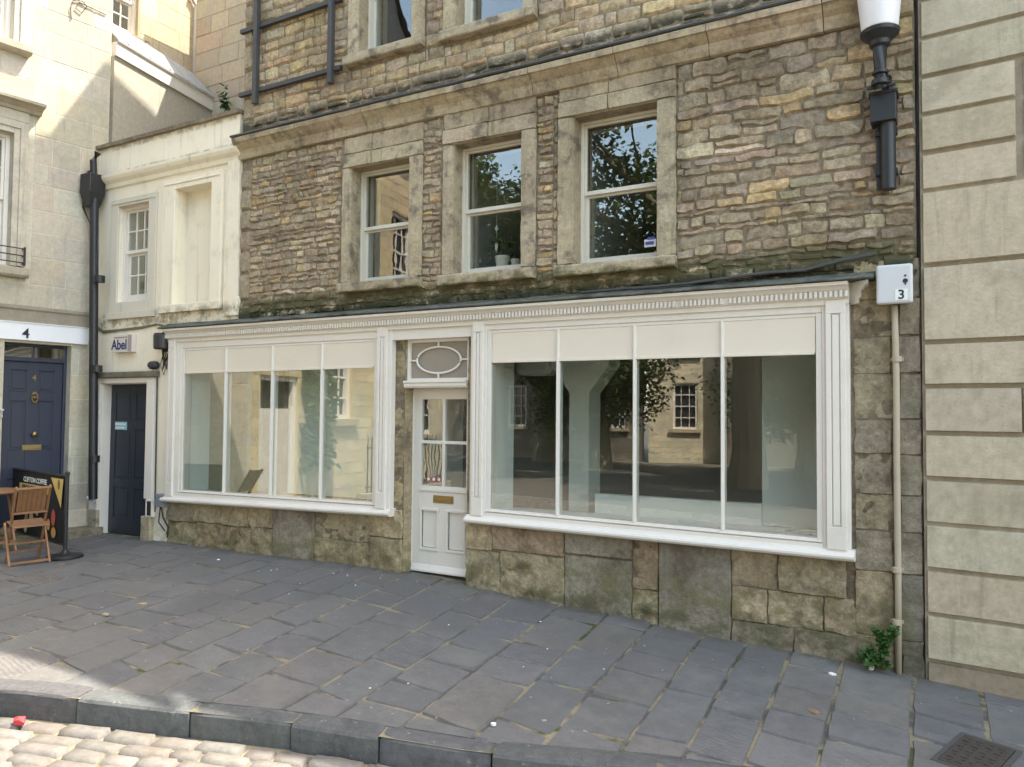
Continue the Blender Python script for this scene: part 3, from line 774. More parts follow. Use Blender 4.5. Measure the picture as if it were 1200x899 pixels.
# returned end
mb.add([], [])
for k in range(0, int((X1 - X0) / .036)):
    x = X0 + .012 + k * .036
    if x + .02 > X1: break
    if rng.random() < .012: continue
    mb.box(x, x + .019, -.116, -.09, 2.501, 2.549)
pr2 = [(.0, 2.45), (.075, 2.45), (.075, 2.488), (.088, 2.492), (.094, 2.50), (.094, 2.548), (.108, 2.555), (.125, 2.575), (.150, 2.588), (.152, 2.612), (.0, 2.618)]
vs = []; q = len(pr2)
for (yy, k) in ((.02, 0), (-1, 1)):
    for (o_, z) in pr2: vs.append((X1 + o_ * .9, yy if k == 0 else -o_, z))
mb.add(vs, [(i, i + q, (i + 1) % q + q, (i + 1) % q) for i in range(q)] + [tuple(range(q)), tuple(range(2 * q - 1, q - 1, -1))])
mb.box(DOOR_L - .14, DOOR_R + .10, -.050, .1, 2.345, 2.449)
P(mb, 'entablature', [MT['white']])
# old lead covered ledge above it, sloping, thick with moss
mb = MB(); n = 60; pr = [(.03, 2.62), (-.16, 2.620), (-.170, 2.626), (-.164, 2.638), (-.09, 2.664), (-.03, 2.69), (.03, 2.70)]
vs = []
for k in range(n + 1):
    x = X0 - .06 + (X1 + .235 - X0) * k / n
    for i, (y, z) in enumerate(pr):
        e = .012 * noise.noise((x * 2.3, y * 12, z * 12)) + .008 * noise.noise((x * 9, i, 2)); vs.append((x, y - (abs(e) if 0 < i < 6 else 0), z + e * (1 if i > 1 else .3)))
q = len(pr); mb.add(vs, [(k * q + i, (k + 1) * q + i, (k + 1) * q + (i + 1) % q, k * q + (i + 1) % q) for k in range(n) for i in range(q)] + [tuple(range(q)), tuple(range(n * q + q - 1, n * q - 1, -1))], (.13, .135, .125))
P(mb, 'lead_ledge', [MT['ledge']], smooth=True)

# ---------------------------------------------------------------- shop door and fanlight
DY = DEP - .045
dl, dr, db, dt = DOOR_L + .005, DOOR_R - .005, F(520, 676, DY)[1], F(515, 457, DY)[1]
db = base(0) + .025; print('door z', db, dt)
fr = .035
mb = MB()
px = lambda a: F(a, 560, DY)[0]
pl0, plm, pr0 = px(497), px(521.5), px(546)
st = .115
w0, w1 = dl, dr
zmid0, zmid1 = F(515, 574, DY)[1], F(515, 590, DY)[1]
gt_, gb_, gm_ = F(500, 468, DY)[1], F(500, 569, DY)[1], F(500, 518, DY)[1]
pt_, pb_ = F(500, 596, DY)[1], F(500, 644, DY)[1]
print('door parts', w0, w1, gt_, gm_, gb_, pt_, pb_)
xm = (w0 + w1) / 2; sx = .105
y0, y1 = DY, DY + .05
mb.box(w0, w0 + sx, y0, y1, db, dt); mb.box(w1 - sx, w1, y0, y1, db, dt)                      # stiles
mb.box(w0 + sx, w1 - sx, y0, y1, gt_, dt); mb.box(w0 + sx, w1 - sx, y0, y1, pt_, gb_)         # top and lock rails
mb.box(w0 + sx, w1 - sx, y0, y1, db, pb_)                                                    # bottom rail
mb.box(xm - .05, xm + .05, y0, y1, pb_, pt_)                                                 # muntin
mb.box(xm - .016, xm + .016, y0 + .002, y1, gb_, gt_); mb.box(w0 + sx, w1 - sx, y0 + .004, y1, gm_ - .016, gm_ + .016)
mb.box(w0 + sx - .02, w1 - sx + .02, y0 - .014, y0, gb_ - .055, gb_ - .028)
for (a, b) in ((w0 + sx, xm - .05), (xm + .05, w1 - sx)):
    for k, (i_, dy) in enumerate(((0, -.006), (.022, .012))):
        mb.box(a + i_, b - i_, y0 + (.004 if k else 0) + dy, y1 - .004, pb_ + i_, pt_ - i_) if k else None
    for (c, d, e, f_) in ((a - .004, b + .004, pt_ - .02, pt_ + .006), (a - .004, b + .004, pb_ - .006, pb_ + .02), (a - .004, a + .018, pb_ + .02, pt_ - .02), (b - .018, b + .004, pb_ + .02, pt_ - .02)):
        mb.box(c, d, y0 - .012, y0 + .01, e, f_)
mb.prism([(y0 - .035, db - .0), (y0 + .01, db - .0), (y0 + .01, db + .075), (y0 - .008, db + .07), (y0 - .035, db + .02)], w0 + .01, w1 - .01)   # weather bar
mb.box(w0 - .003, w0 + .004, y0 - .01, y1 + .03, db, dt); 
door = P(mb, 'door', [MT['white']], None, bevel=.004)
for (a, b) in ((w0 + sx, xm - .016), (xm + .016, w1 - sx)):
    for (c, d) in ((gb_, gm_ - .016), (gm_ + .016, gt_)):
        g = MB(); g.box(a - .004, b + .004, y0 + .022, y0 + .026, c - .004, d + .004); g.build('pane', [MT['oldglass']], door)
lx0, lx1 = F(508, 585, DY)[0], F(531.5, 585, DY)[0]; lz0, lz1 = F(520, 590, DY)[1], F(520, 581, DY)[1]
mb = MB(); mb.box(lx0, lx1, y0 - .008, y0 - .001, lz0, lz1); mb.box(lx0 + .02, lx1 - .02, y0 - .016, y0 - .008, (lz0 + lz1) / 2 - .016, (lz0 + lz1) / 2 + .012); mb.box(lx0 + .02, lx0 + .03, y0 - .024, y0 - .016, (lz0 + lz1) / 2 - .01, (lz0 + lz1) / 2 + .006)
mb.build('letterbox', [MT['brass']], door, bevel=.002)
MT['red'] = plain('red sticker', (.45, .05, .05), .5)
for k in range(3):
    cx, cz = F(501 + k * 6.2, 562, DY)[0], F(501, 561.5, DY)[1]
    mb = MB(); n = 16
    for r_, yy, mi in ((.026, y0 + .0185, 0), (.017, y0 + .0165, 1)):
        mb.add([(cx + r_ * cos(2 * pi * i / n), yy, cz + r_ * sin(2 * pi * i / n)) for i in range(n)] + [(cx + r_ * cos(2 * pi * i / n), yy + .003, cz + r_ * sin(2 * pi * i / n)) for i in range(n)],
               [tuple(range(n)), tuple(range(2 * n - 1, n - 1, -1))] + [(i, (i + 1) % n, (i + 1) % n + n, i + n) for i in range(n)], (1, 1, 1), mi)
    mb.build('sticker', [MT['red'], MT['pale']], door)
MT['obscured'] = plain('obscured fanlight glass', (.26, .235, .20), .25, 0, .6, .12, 5, .2)
# fanlight: flush frame, oval of lead between four bars, on a moulded transom
FY = .03
fl, frr = F(478, 420, FY)[0], F(546.5, 420, FY)[0]; fz0, fz1 = F(512, 446, FY)[1], F(512, 391, FY)[1]
fl = DOOR_L + .01; frr = DOOR_R - .01; fz1 = 2.345
mb = MB()
mb.box(fl, fl + .035, FY, FY + .06, fz0, fz1); mb.box(frr - .02, frr, FY, FY + .06, fz0, fz1); mb.box(fl + .035, frr - .02, FY, FY + .06, fz1 - .03, fz1); mb.box(fl + .035, frr - .02, FY, FY + .06, fz0, fz0 + .025)
fan = P(mb, 'fanlight', [MT['white']], None, bevel=.003)
ox, oz = (fl + .035 + frr - .02) / 2, (fz0 + .025 + fz1 - .03) / 2; ra, rb = (frr - fl) * .355, (fz1 - fz0) * .315
mb = MB(); mb.tube([(ox + ra * cos(2 * pi * k / 40), FY + .012, oz + rb * sin(2 * pi * k / 40)) for k in range(41)], .011, 8)
mb.box(ox - .008, ox + .008, FY + .004, FY + .02, oz + rb + .008, fz1 - .031); mb.box(ox - .008, ox + .008, FY + .004, FY + .02, fz0 + .026, oz - rb - .008)
mb.box(fl + .036, ox - ra - .008, FY + .004, FY + .02, oz - .007, oz + .007); mb.box(ox + ra + .008, frr - .021, FY + .004, FY + .02, oz - .007, oz + .007)
mb.build('oval_bar', [MT['white']], fan)
g = MB(); g.box(fl + .03, frr - .015, FY + .028, FY + .032, fz0 + .02, fz1 - .025); g.build('pane', [MT['obscured']], fan)
mb = MB(); mb.prism([(FY + .3, fz0 - .075), (-.01, fz0 - .075), (-.022, fz0 - .055), (-.022, fz0 - .03), (-.035, fz0 - .02), (-.035, fz0 + .0), (FY + .3, fz0 + .002)], fl - .004, frr + .004)
mb.box(fl, frr, DY - .01, DY + .06, dt, fz0 - .076)
mb.build('transom', [MT['white']], fan, bevel=.003)

# ---------------------------------------------------------------- what can be seen inside
MT['plaster'] = plain('pale painted plaster', (.80, .82, .79), .8, 0, .2, .04)
MT['plasterw'] = plain('white painted plaster', (.78, .78, .74), .8, 0, .2, .04)
MT['boards'] = plain('dark floor boards', (.17, .14, .11), .6, 0, .4, .3)
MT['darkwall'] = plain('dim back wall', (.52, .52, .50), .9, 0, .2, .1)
mb = MB(); mb.box(-4.1, 4.2, .42, 6, 2.75, 2.85, (1, 1, 1)); P(mb, 'shop_ceiling', [MT['plasterw']])
mb = MB(); mb.box(-4.1, 4.2, .42, 6, -.2, -.1); P(mb, 'shop_floor', [MT['boards']])
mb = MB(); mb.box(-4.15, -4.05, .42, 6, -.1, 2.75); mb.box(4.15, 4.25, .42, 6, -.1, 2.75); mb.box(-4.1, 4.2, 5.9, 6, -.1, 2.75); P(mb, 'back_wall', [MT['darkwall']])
# left window: white boarded back close behind the glass; bed of the window
mb = MB(); mb.box(-4.05, -.67, .50, .55, .585, 2.74); mb.box(-4.05, -3.85, .111, .499, .585, 2.74); mb.box(-.66, -.60, .11, 1.4, -.1, 2.74); P(mb, 'window_backing', [MT['plaster']])
mb = MB(); mb.box(-4.05, -.67, .111, .56, .50, .58); mb.box(.47, 3.78, .101, .72, .52, .62); P(mb, 'window_bed', [MT['plasterw']])
# right window: splayed pier, flared column, low white plinth and a partition
mb = MB(); mb.box(.46, .60, .111, .5, .621, 2.74)
xa, xc = F(893, 500, .75)[0], 3.78
P(mb, 'window_pier', [MT['plaster']]); mb = MB(); mb.box(xa, xc + .3, .75, .82, .62, 2.74); P(mb, 'partition', [MT['plaster']])
cy = .95; ca, cb = F(667, 500, cy)[0], F(690, 500, cy)[0]; cz = F(680, 460, cy)[1]; ct = F(680, 428, cy)[1]
mb = MB(); mb.slab([(ca, -.1), (cb, -.1), (cb, cz), (cb + .22, ct), (cb + .22, 2.74), (ca - .22, 2.74), (ca - .22, ct), (ca, cz)], cy, cy + .3)
P(mb, 'flared_column', [MT['plasterw']])
bx = F(600, 430, .9)[0]; mb = MB(); mb.box(bx, ca - .23, .95, 1.2, F(620, 440, .95)[1], 2.74); P(mb, 'ceiling_beam', [MT['plasterw']], bevel=.06)
lx = F(697, 590, .72)[0]; lz = F(720, 580, .72)[1]
mb = MB(); mb.box(lx, xa - .002, .722, .80, -.1, lz); P(mb, 'low_partition', [MT['plasterw']])
# rooms behind the upper windows: splayed white reveals
for w in (W1, W2, W3, U1, U2):
    mb = MB(); x0, x1, z0, z1 = w
    for s_ in (-1, 1):
        xa_, xb_ = (x0 - .02, x0 - .30) if s_ < 0 else (x1 + .02, x1 + .30)
        mb.add([(xa_ + (.07 if s_ < 0 else -.07), .265, z0), (xb_ + (.2 if s_ < 0 else -.2), .62, z0), (xb_ + (.2 if s_ < 0 else -.2), .62, z1 + .1), (xa_ + (.07 if s_ < 0 else -.07), .265, z1)], [(0, 1, 2, 3)])
    mb.box(x0 - .3, x1 + .3, .44, .63, z0 - .05, z0 - .0); mb.box(x0 + .01, x1 - .01, .262, .44, z0 - .04, z0 + .02); mb.box(x0 - .3, x1 + .3, .224, .63, z1 + .05, z1 + .1)
    P(mb, 'window_reveal', [MT['plasterw']])
mb = MB(); mb.box(XL + .1, XR - .1, 3.6, 3.7, 2.85, 8.3, (1, 1, 1)); mb.box(XL + .1, XR - .1, .63, 3.6, 2.86, 2.9); mb.box(XL + .1, XR - .1, .44, 3.6, 4.95, 5.05); mb.box(XL + .1, XR - .1, .44, 3.6, 8.2, 8.25)
for x in (-.18, 1.2): mb.box(x, x + .06, .44, 3.6, 2.9, 8.1)
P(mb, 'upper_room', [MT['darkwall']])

# side and back walls, steep roof, chimneys (above the photograph; outline shaped to cast the street's shadow)
mb = MB(); RY, RZ, EV, R2, BK = 2.4, 12.75, 8.4, 4.6, 7.0
for x0_, x1_ in ((XL, XL + .35), (XR - .35, XR - .001)):
    mb.add([(x, y, z) for x in (x0_, x1_) for (y, z) in ((.421, -.6), (BK, -.6), (BK, EV), (R2, RZ + .3), (RY, RZ), (.421, EV + .3))], [(0, 1, 2, 3, 4, 5), (11, 10, 9, 8, 7, 6), (0, 6, 7, 1), (1, 7, 8, 2), (2, 8, 9, 3), (3, 9, 10, 4), (4, 10, 11, 5), (5, 11, 6, 0)], (.27, .235, .18))
mb.box(XL + .35, XR - .35, BK - .3, BK - .001, -.6, EV, (.27, .235, .18))
P(mb, 'gable_wall', [MT['ashlar']])
mb = MB()
pr = [(-.12, EV - .02), (-.12, EV + .1), (RY, RZ + .1), (R2, RZ + .42), (BK + .1, EV + .1), (BK + .1, EV - .02), (R2, RZ + .3), (RY, RZ - .02)]
mb.prism(pr, XL, XR)
roof = P(mb, 'roof', [MT['lead']])
mb = MB(); mb.box(XL + .0, XL + .55, .95, 1.85, 9.5, 11.6, (.3, .26, .19)); mb.box(XL - .04, XL + .6, .90, 1.90, 11.6, 11.75, (.3, .26, .19)); mb.build('chimney', [MT['ashlar']], roof)
# ================================================================ cream building with the dark door
CB = thing('cream_building', 'narrow two storey cream painted building with a blind window and dark grey door', 'building', (-4.9, 0, -.1))
def PC(mb_, name, mats, par=None, **k):
    o = mb_.build(name, mats, par or CB, **k)
    if par is None: o.location = (4.9, 0, .1)
    return o
CX0, CX1 = -5.75, -4.105
cw = rect((139.5, 300), (175, 300), (158, 240), (158, 353))
bw = rect((207, 300), (250, 290), (228, 219), (228, 356))
dh = rect((118.5, 540), (173, 540), (150, 449), (150, 634)); dh = (dh[0], dh[1], -.5, dh[3])
print('cream', cw, bw, dh)
mb = MB()
cy0 = -.002
wall_holes(mb, CX0, CX1, -.5, 2.60, [dh], cy0, .4)
wall_holes(mb, CX0, XL - .001, 2.60, 4.72, [cw, bw], cy0, .4)
mb.box(bw[0], bw[1], .14, .39, bw[2], bw[3])
mb.box(CX0, XL - .05, .0, .4, 4.72, 5.19)
# uneven stucco quoin running down to the ledge at the right end
mb.slab([(XL - .24, 2.74), (XL + .03, 2.74), (XL + .03, 2.95), (XL - .001, 2.97), (XL - .001, 4.7), (XL - .20, 4.7)], -.035, 0)
PC(mb, 'wall', [MT['cream']])
mb = MB(); mb.prism([(.0, 4.60), (-.03, 4.61), (-.045, 4.66), (-.09, 4.70), (-.11, 4.735), (-.115, 4.77), (-.0, 4.80)], CX0 - .02, XL + .02); PC(mb, 'cornice', [MT['cream']], bevel=.004)
mb = MB(); n = 24; vs = []
for k in range(n + 1):
    x = CX0 - .09 + (XL - .03 - CX0 + .09) * k / n
    for (y, z) in ((.42, 5.19), (-.05, 5.19), (-.055, 5.235), (.42, 5.25)): vs.append((x, y + .008 * noise.noise((x * 6, z, 1)), z + .008 * noise.noise((x * 5, z * 3, 4))))
mb.add(vs, [(k * 4 + i, (k + 1) * 4 + i, (k + 1) * 4 + (i + 1) % 4, k * 4 + (i + 1) % 4) for k in range(n) for i in range(4)] + [(0, 1, 2, 3), tuple(range(n * 4 + 3, n * 4 - 1, -1))], (.2, .18, .15))
PC(mb, 'coping', [MT['plinth']])
# window surrounds: broad painted stone architraves
def arch(name, o, i, y0, mat, sillh=.09):
    mb = MB()
    mb.box(o[0], i[0], y0, .0, o[2] + sillh, o[3]); mb.box(i[1], o[1], y0, .0, o[2] + sillh, o[3]); mb.box(i[0], i[1], y0 + .001, .0, i[3], o[3])
    mb.box(o[0] - .02, o[1] + .02, y0 - .02, .0, o[2], o[2] + sillh)
    if i[2] > o[2] + sillh: mb.box(i[0], i[1], y0, 0, o[2] + sillh, i[2])
    mb.box(o[0] + .03, o[1] - .03, y0 - .012, y0 + .001, o[3] - .07, o[3] - .045)
    return PC(mb, name, mat, bevel=.006)
co_ = rect((131, 300), (184, 300), (158, 231), (158, 373)); bo = rect((193, 300), (262, 290), (228, 207), (228, 365))
fcw = sash(cw, (cw[2] + cw[3]) / 2 + .02, .05, .05, CB, paint='white', y=.055, bars=(2, 1), surr_=False, sill=False, fr=.04, pp=PC and (lambda m_, n_, t_, p_, **k: PC(m_, n_, t_, None, **k)))
arch('window_surround', co_, cw, -.03, [MT['creamgrey']])
arch('blind_window_surround', bo, bw, -.05, [MT['cream']], .10)
mb = MB(); mb.box(cw[0] - .3, cw[1] + .3, .9, .95, cw[2] - .2, cw[3] + .2); PC(mb, 'window_curtain', [plain('grey net curtain', (.30, .29, .27), .9)])
# door case
xo0, xo1 = F(109, 540)[0], F(184, 540)[0]; ztop = F(150, 449)[1]; zl = F(150, 443)[1]; zl2 = F(150, 436)[1]
mb = MB()
mb.box(xo0, dh[0], -.045, .0, base(xo0) + .32, zl - .0); mb.box(dh[1], xo1 - .04, -.045, .0, base(xo1) + .52, zl); mb.box(dh[0], dh[1], -.043, 0, ztop, zl)
mb.box(dh[0] + .06, dh[0] + .10, -.045 + .0, -.0, ztop, ztop + .01)
mb.box(dh[0] - .03, dh[0] - .0, -.052, -.045, base(xo0) + .32, zl - .05)
mb.box(dh[0] - .012, dh[0] + .006, .001, .36, -.3, ztop); mb.box(dh[1] - .006, dh[1] + .012, .001, .36, -.3, ztop); mb.box(dh[0] + .006, dh[1] - .006, .001, .36, ztop - .012, ztop + .004)
PC(mb, 'door_surround', [MT['white']], bevel=.006)
mb = MB(); mb.box(xo0, dh[0], -.05, .002, -.3, base(xo0) + .318, (.34, .32, .26)); mb.box(dh[1] - .03, xo1 - .03, -.06, .002, -.3, base(xo1) + .30, (.42, .38, .27)); [PC(q_, 'door_block', [MT['dress']], bevel=.012) for q_ in (mb.take(lambda p: p.x < -5), mb.take(lambda p: p.x >= -5))]
mb = MB(); mb.box(xo0 - .02, xo1 + .02, -.085, .0, zl + .001, zl2, (.12, .12, .115)); PC(mb, 'door_hood', [MT['plinth']], bevel=.012)
a0, a1 = dh[0] + .008, dh[1] - .008; d_ = ray(128, 540); DYc = CAM.y + d_.y * ((dh[0] - CAM.x) / d_.x); print('cream door depth', DYc); zb_ = base(-5) + .0; w = a1 - a0
mb = MB(); zt_ = ztop - .012; xm_ = (a0 + a1) / 2
cols = ((a0 + .10, xm_ - .05), (xm_ + .05, a1 - .10)); rows = ((zb_ + .22, zb_ + .62), (zb_ + .74, zb_ + 1.40), (zb_ + 1.52, zt_ - .12))
mb.box(a0, a1, DYc + .012, DYc + .05, zb_, zt_)
for (x0_, x1_) in ((a0, a0 + .10), (xm_ - .05, xm_ + .05), (a1 - .10, a1)): mb.box(x0_, x1_, DYc, DYc + .012, zb_, zt_)
zz = [zb_] + [q for r in rows for q in r] + [zt_]
for (x0_, x1_) in cols:
    for k in range(0, 8, 2): mb.box(x0_, x1_, DYc + .0005, DYc + .012, zz[k], zz[k + 1])
    for (c, d_) in rows: mb.box(x0_ + .035, x1_ - .035, DYc + .003, DYc + .012, c + .035, d_ - .035)
cdoor = PC(mb, 'door', [MT['slatedoor']], bevel=.004)
mb = MB(); mb.box(a0 + .002, a1 - .002, .003, .37, -.4, zb_ - .005, (.18, .18, .17)); PC(mb, 'door_step', [MT['plinth']], bevel=.01)
s0, sz0 = F(135, 503.5, DYc); s1, sz1 = F(149, 494.5, DYc)
MT['skyblue'] = plain('pale blue sticker', (.25, .50, .58), .4)
mb = MB(); mb.box(s0, s1, DYc - .004, DYc - .0008, sz0, sz1); mb.box(s0 + .01, s1 - .025, DYc - .006, DYc - .0038, sz1 - .045, sz1 - .02, (1, 1, 1), 1); mb.box(s0 + .01, s1 - .05, DYc - .006, DYc - .0038, sz0 + .015, sz0 + .04, (1, 1, 1), 1); mb.box(s0 + .012, s0 + .04, DYc - .0065, DYc - .0038, sz1 - .05, sz1 - .012, (1, 1, 1), 1)
mb.build('sticker', [MT['skyblue'], MT['pale']], cdoor)
# back and side, so that the body is whole
mb = MB(); mb.box(CX0, XL - .002, .401, 2.2, -.5, 5.0, (.4, .35, .25)); PC(mb, 'rear_wall', [MT['ashlar']])

# ================================================================ house number four, on the left
LH_P = Plane((-5.752, .0), 82)
LH = thing('georgian_townhouse', 'pale ashlar townhouse on the left with a navy panelled door under a white board', 'building', (LH_P.o.x, LH_P.o.y, -.1), R(82))
def PL(mb_, name, mats, par=None, **k):
    o = mb_.build(name, mats, par or LH, **k)
    if par is None: o.location = (0, 0, .1)
    return o
L = LH_P.at
SE = .12                                            # wall ends just past the corner
def lrect(pl, pr, pt, pb, off=0.0): return L(*pl, off)[0], L(*pr, off)[0], L(*pb, off)[1], L(*pt, off)[1]
ldr = L(82, 470)[0]; ldl = L(3, 470)[0]; ldt = L(60, 404)[1]
lw1r = L(13.5, 230)[0]; lw2r = L(16, 20)[0]
lw1 = (lw1r - .95, lw1r, L(5, 274)[1] - .02, L(5, 165)[1]); lw1 = (lw1[0], lw1[1], 3.42, 5.12)
lw2 = (lw2r - .95, lw2r, 6.30, 8.0)
print('left house', ldl, ldr, ldt, lw1, lw2)
mb = MB()
lholes = [(ldl, ldr, -.6, ldt), lw1, lw2]
wall_holes(mb, -3.3, SE, -.6, 12.5, lholes, .0, .35, (.56, .53, .45), 1)
ML = lambda a, z, h: (a, .0015 - h, z)
PALL = [(4, (.50, .465, .39)), (2, (.53, .495, .415)), (2, (.47, .435, .365)), (1, (.50, .45, .36))]
for r in ashlar(-3.2, SE, 2.92, 9.0, (.27, .38), (.35, .8)):
    for q_ in cut([r], lholes + [(lw1[0] - .25, lw1[1] + .24, lw1[2] - .2, 5.60), (lw2[0] - .25, lw2[1] + .22, lw2[2] - .2, 9)]):
        stone(mb, *q_, .004, vary(pick(PALL), .10, .03), ML, gap=.004, rnd=.006, rough=.001, step=.25, corner=.003, edge=.003, sx=4)
for r in ashlar(-3.2, SE, -.5, 2.70, (.3, .4), (.4, .8)):
    for q_ in cut([r], lholes): stone(mb, *q_, .004, vary(pick(PALL), .10, .03), ML, gap=.004, rnd=.006, rough=.001, step=.25, corner=.003, edge=.003, sx=4)
PL(mb, 'wall', [MT['ashlar'], MT['ashlar']])
mb = MB(); mb.prism([(.02, 2.70), (-.03, 2.70), (-.035, 2.86), (-.055, 2.88), (-.055, 2.915), (.02, 2.93)], -3.29, SE - .02, (.30, .27, .22)); PL(mb, 'string_course', [MT['ashlar']], bevel=.004)
zf0, zf1 = L(50, 400.5)[1], L(50, 381)[1]
mb = MB(); mb.box(-2.3, L(102.5, 390)[0], -.045, .0, zf0, zf1); mb.box(-2.3, L(102.5, 390)[0] + .01, -.055, .0, zf1, zf1 + .012)
lf = PL(mb, 'fascia_board', [plain('white fascia paint', (.74, .76, .78), .45, 0, .4, .04)], bevel=.003)

def text(name, s, size, mat, parent, loc, rot, ext=.003, align='CENTER', sx=1.0, bold=False):
    cu = bpy.data.curves.new(name, 'FONT'); cu.body = s; cu.size = size; cu.extrude = ext; cu.align_x = align; cu.align_y = 'CENTER'
    if bold: cu.offset = size * .018
    o = bpy.data.objects.new('tmp', cu); COL.objects.link(o)
    dg = bpy.context.evaluated_depsgraph_get(); me = bpy.data.meshes.new_from_object(o.evaluated_get(dg))
    bpy.data.objects.remove(o); me.name = name
    me.materials.clear(); me.materials.append(mat)
    q = bpy.data.objects.new(name, me); COL.objects.link(q); q.parent = parent; q.location = loc; q.rotation_euler = rot; q.scale = (sx, 1, 1)
    return q
UPR = (R(90), 0, 0)
x_, z_ = L(28.5, 391.5); text('number', '4', .17, MT['ink'], lf, (x_, -.049, z_), UPR, bold=True)
# door
DYL = .16
mb = MB(); za = base(-6) + .17; a0, a1 = ldl, ldr
fz = ldt - .0; zt_ = L(50, 424)[1]
mb.box(a0, a0 + .035, DYL - .03, DYL + .06, za, fz); mb.box(a1 - .035, a1, DYL - .03, DYL + .06, za, fz); mb.box(a0 + .035, a1 - .035, DYL - .028, DYL + .06, fz - .035, fz); mb.box(a0 + .035, a1 - .035, DYL - .04, DYL + .06, zt_ - .0, zt_ + .055)
mb.box((a0 + a1) / 2 - .012, (a0 + a1) / 2 + .012, DYL, DYL + .04, zt_ + .055, fz - .035)
b0, b1 = a0 + .036, a1 - .036; xm_ = (b0 + b1) / 2
mb.box(b0, b1, DYL + .014, DYL + .05, za, zt_ - .003)
rows = ((za + .18, za + .62), (za + .98, za + 1.62), (za + 1.74, zt_ - .10))
cols = ((b0 + .10, xm_ - .07), (xm_ + .07, b1 - .10))
for (x0_, x1_) in ((b0, b0 + .10), (xm_ - .07, xm_ + .07), (b1 - .10, b1)): mb.box(x0_, x1_, DYL, DYL + .014, za, zt_ - .003)
zz = [za] + [q_ for r in rows for q_ in r] + [zt_ - .003]
for (x0_, x1_) in cols:
    for k in range(0, 8, 2): mb.box(x0_, x1_, DYL + .0005, DYL + .014, zz[k], zz[k + 1])
    for (c, d_) in rows:
        mb.box(x0_ + .03, x1_ - .03, DYL + .002, DYL + .014, c + .03, d_ - .03); mb.box(x0_ - .004, x1_ + .004, DYL - .008, DYL, d_ - .012, d_ + .006); mb.box(x0_ - .004, x1_ + .004, DYL - .008, DYL, c - .006, c + .01)
ld = PL(mb, 'door', [MT['navy']], bevel=.004)
g = MB(); g.box(a0 + .03, a1 - .03, DYL + .02, DYL + .024, zt_ + .05, fz - .03); g.build('pane', [MT['oldglass']], ld)
kx, kz = L(40, 466, DYL); mb = MB()
mb.tube([(kx + .035 * sin(2 * pi * k / 20), DYL - .02, kz + .062 * cos(2 * pi * k / 20)) for k in range(21)], .011, 8); mb.lathe([(.0, -.02), (.02, -.015), (.026, 0), (.02, .015), (0, .02)], (kx, DYL - .018, kz), 10); mb.box(kx - .02, kx + .02, DYL - .014, DYL, kz + .04, kz + .075)
mb.build('knocker', [MT['brass']], ld)
x_, z_ = L(39, 509, DYL); mb = MB(); mb.lathe([(.012, 0), (.015, .02), (.034, .035), (.038, .05), (.03, .066), (0, .072)], (0, 0, 0), 16)
o = mb.build('knob', [MT['brass']], ld, smooth=True); o.location = (x_, DYL, z_); o.rotation_euler = (R(90), 0, 0)
c0, cz0 = L(25.5, 528, DYL); c1, cz1 = L(48.5, 521, DYL); mb = MB(); mb.box(c0, c1, DYL - .008, DYL, cz0, cz1); mb.box(c0 + .02, c1 - .02, DYL - .014, DYL - .008, cz0 + .015, cz1 - .015); mb.build('letterbox', [MT['brass']], ld, bevel=.002)
x_, z_ = L(40, 443, DYL); text('number', '4', .10, MT['brass'], ld, (x_, DYL - .004, z_), UPR, .004, bold=True)
mb = MB(); mb.box(ldl, ldr, -.0, .36, -.5, za - .004, (.3, .28, .24)); mb.box(ldl - .05, ldr + .35, -.30, .0, -.5, base(-6) + .10, (.20, .19, .17)); PL(mb, 'door_step', [MT['plinth']], bevel=.012)
# shoe scraper rail fixed to the jamb and handle beside the door
mb = MB(); hx, hz = L(1, 484); mb.lathe([(.03, -.01), (.03, .01)], (ldl - .02, -.03, hz + .04), 12); mb.tube([(ldl - .02, -.02, hz + .05), (ldl - .02, -.06, hz + .04), (ldl - .02, -.06, hz - .05), (ldl - .02, -.02, hz - .06)], .009, 8); PL(mb, 'bell_pull', [MT['meter']])
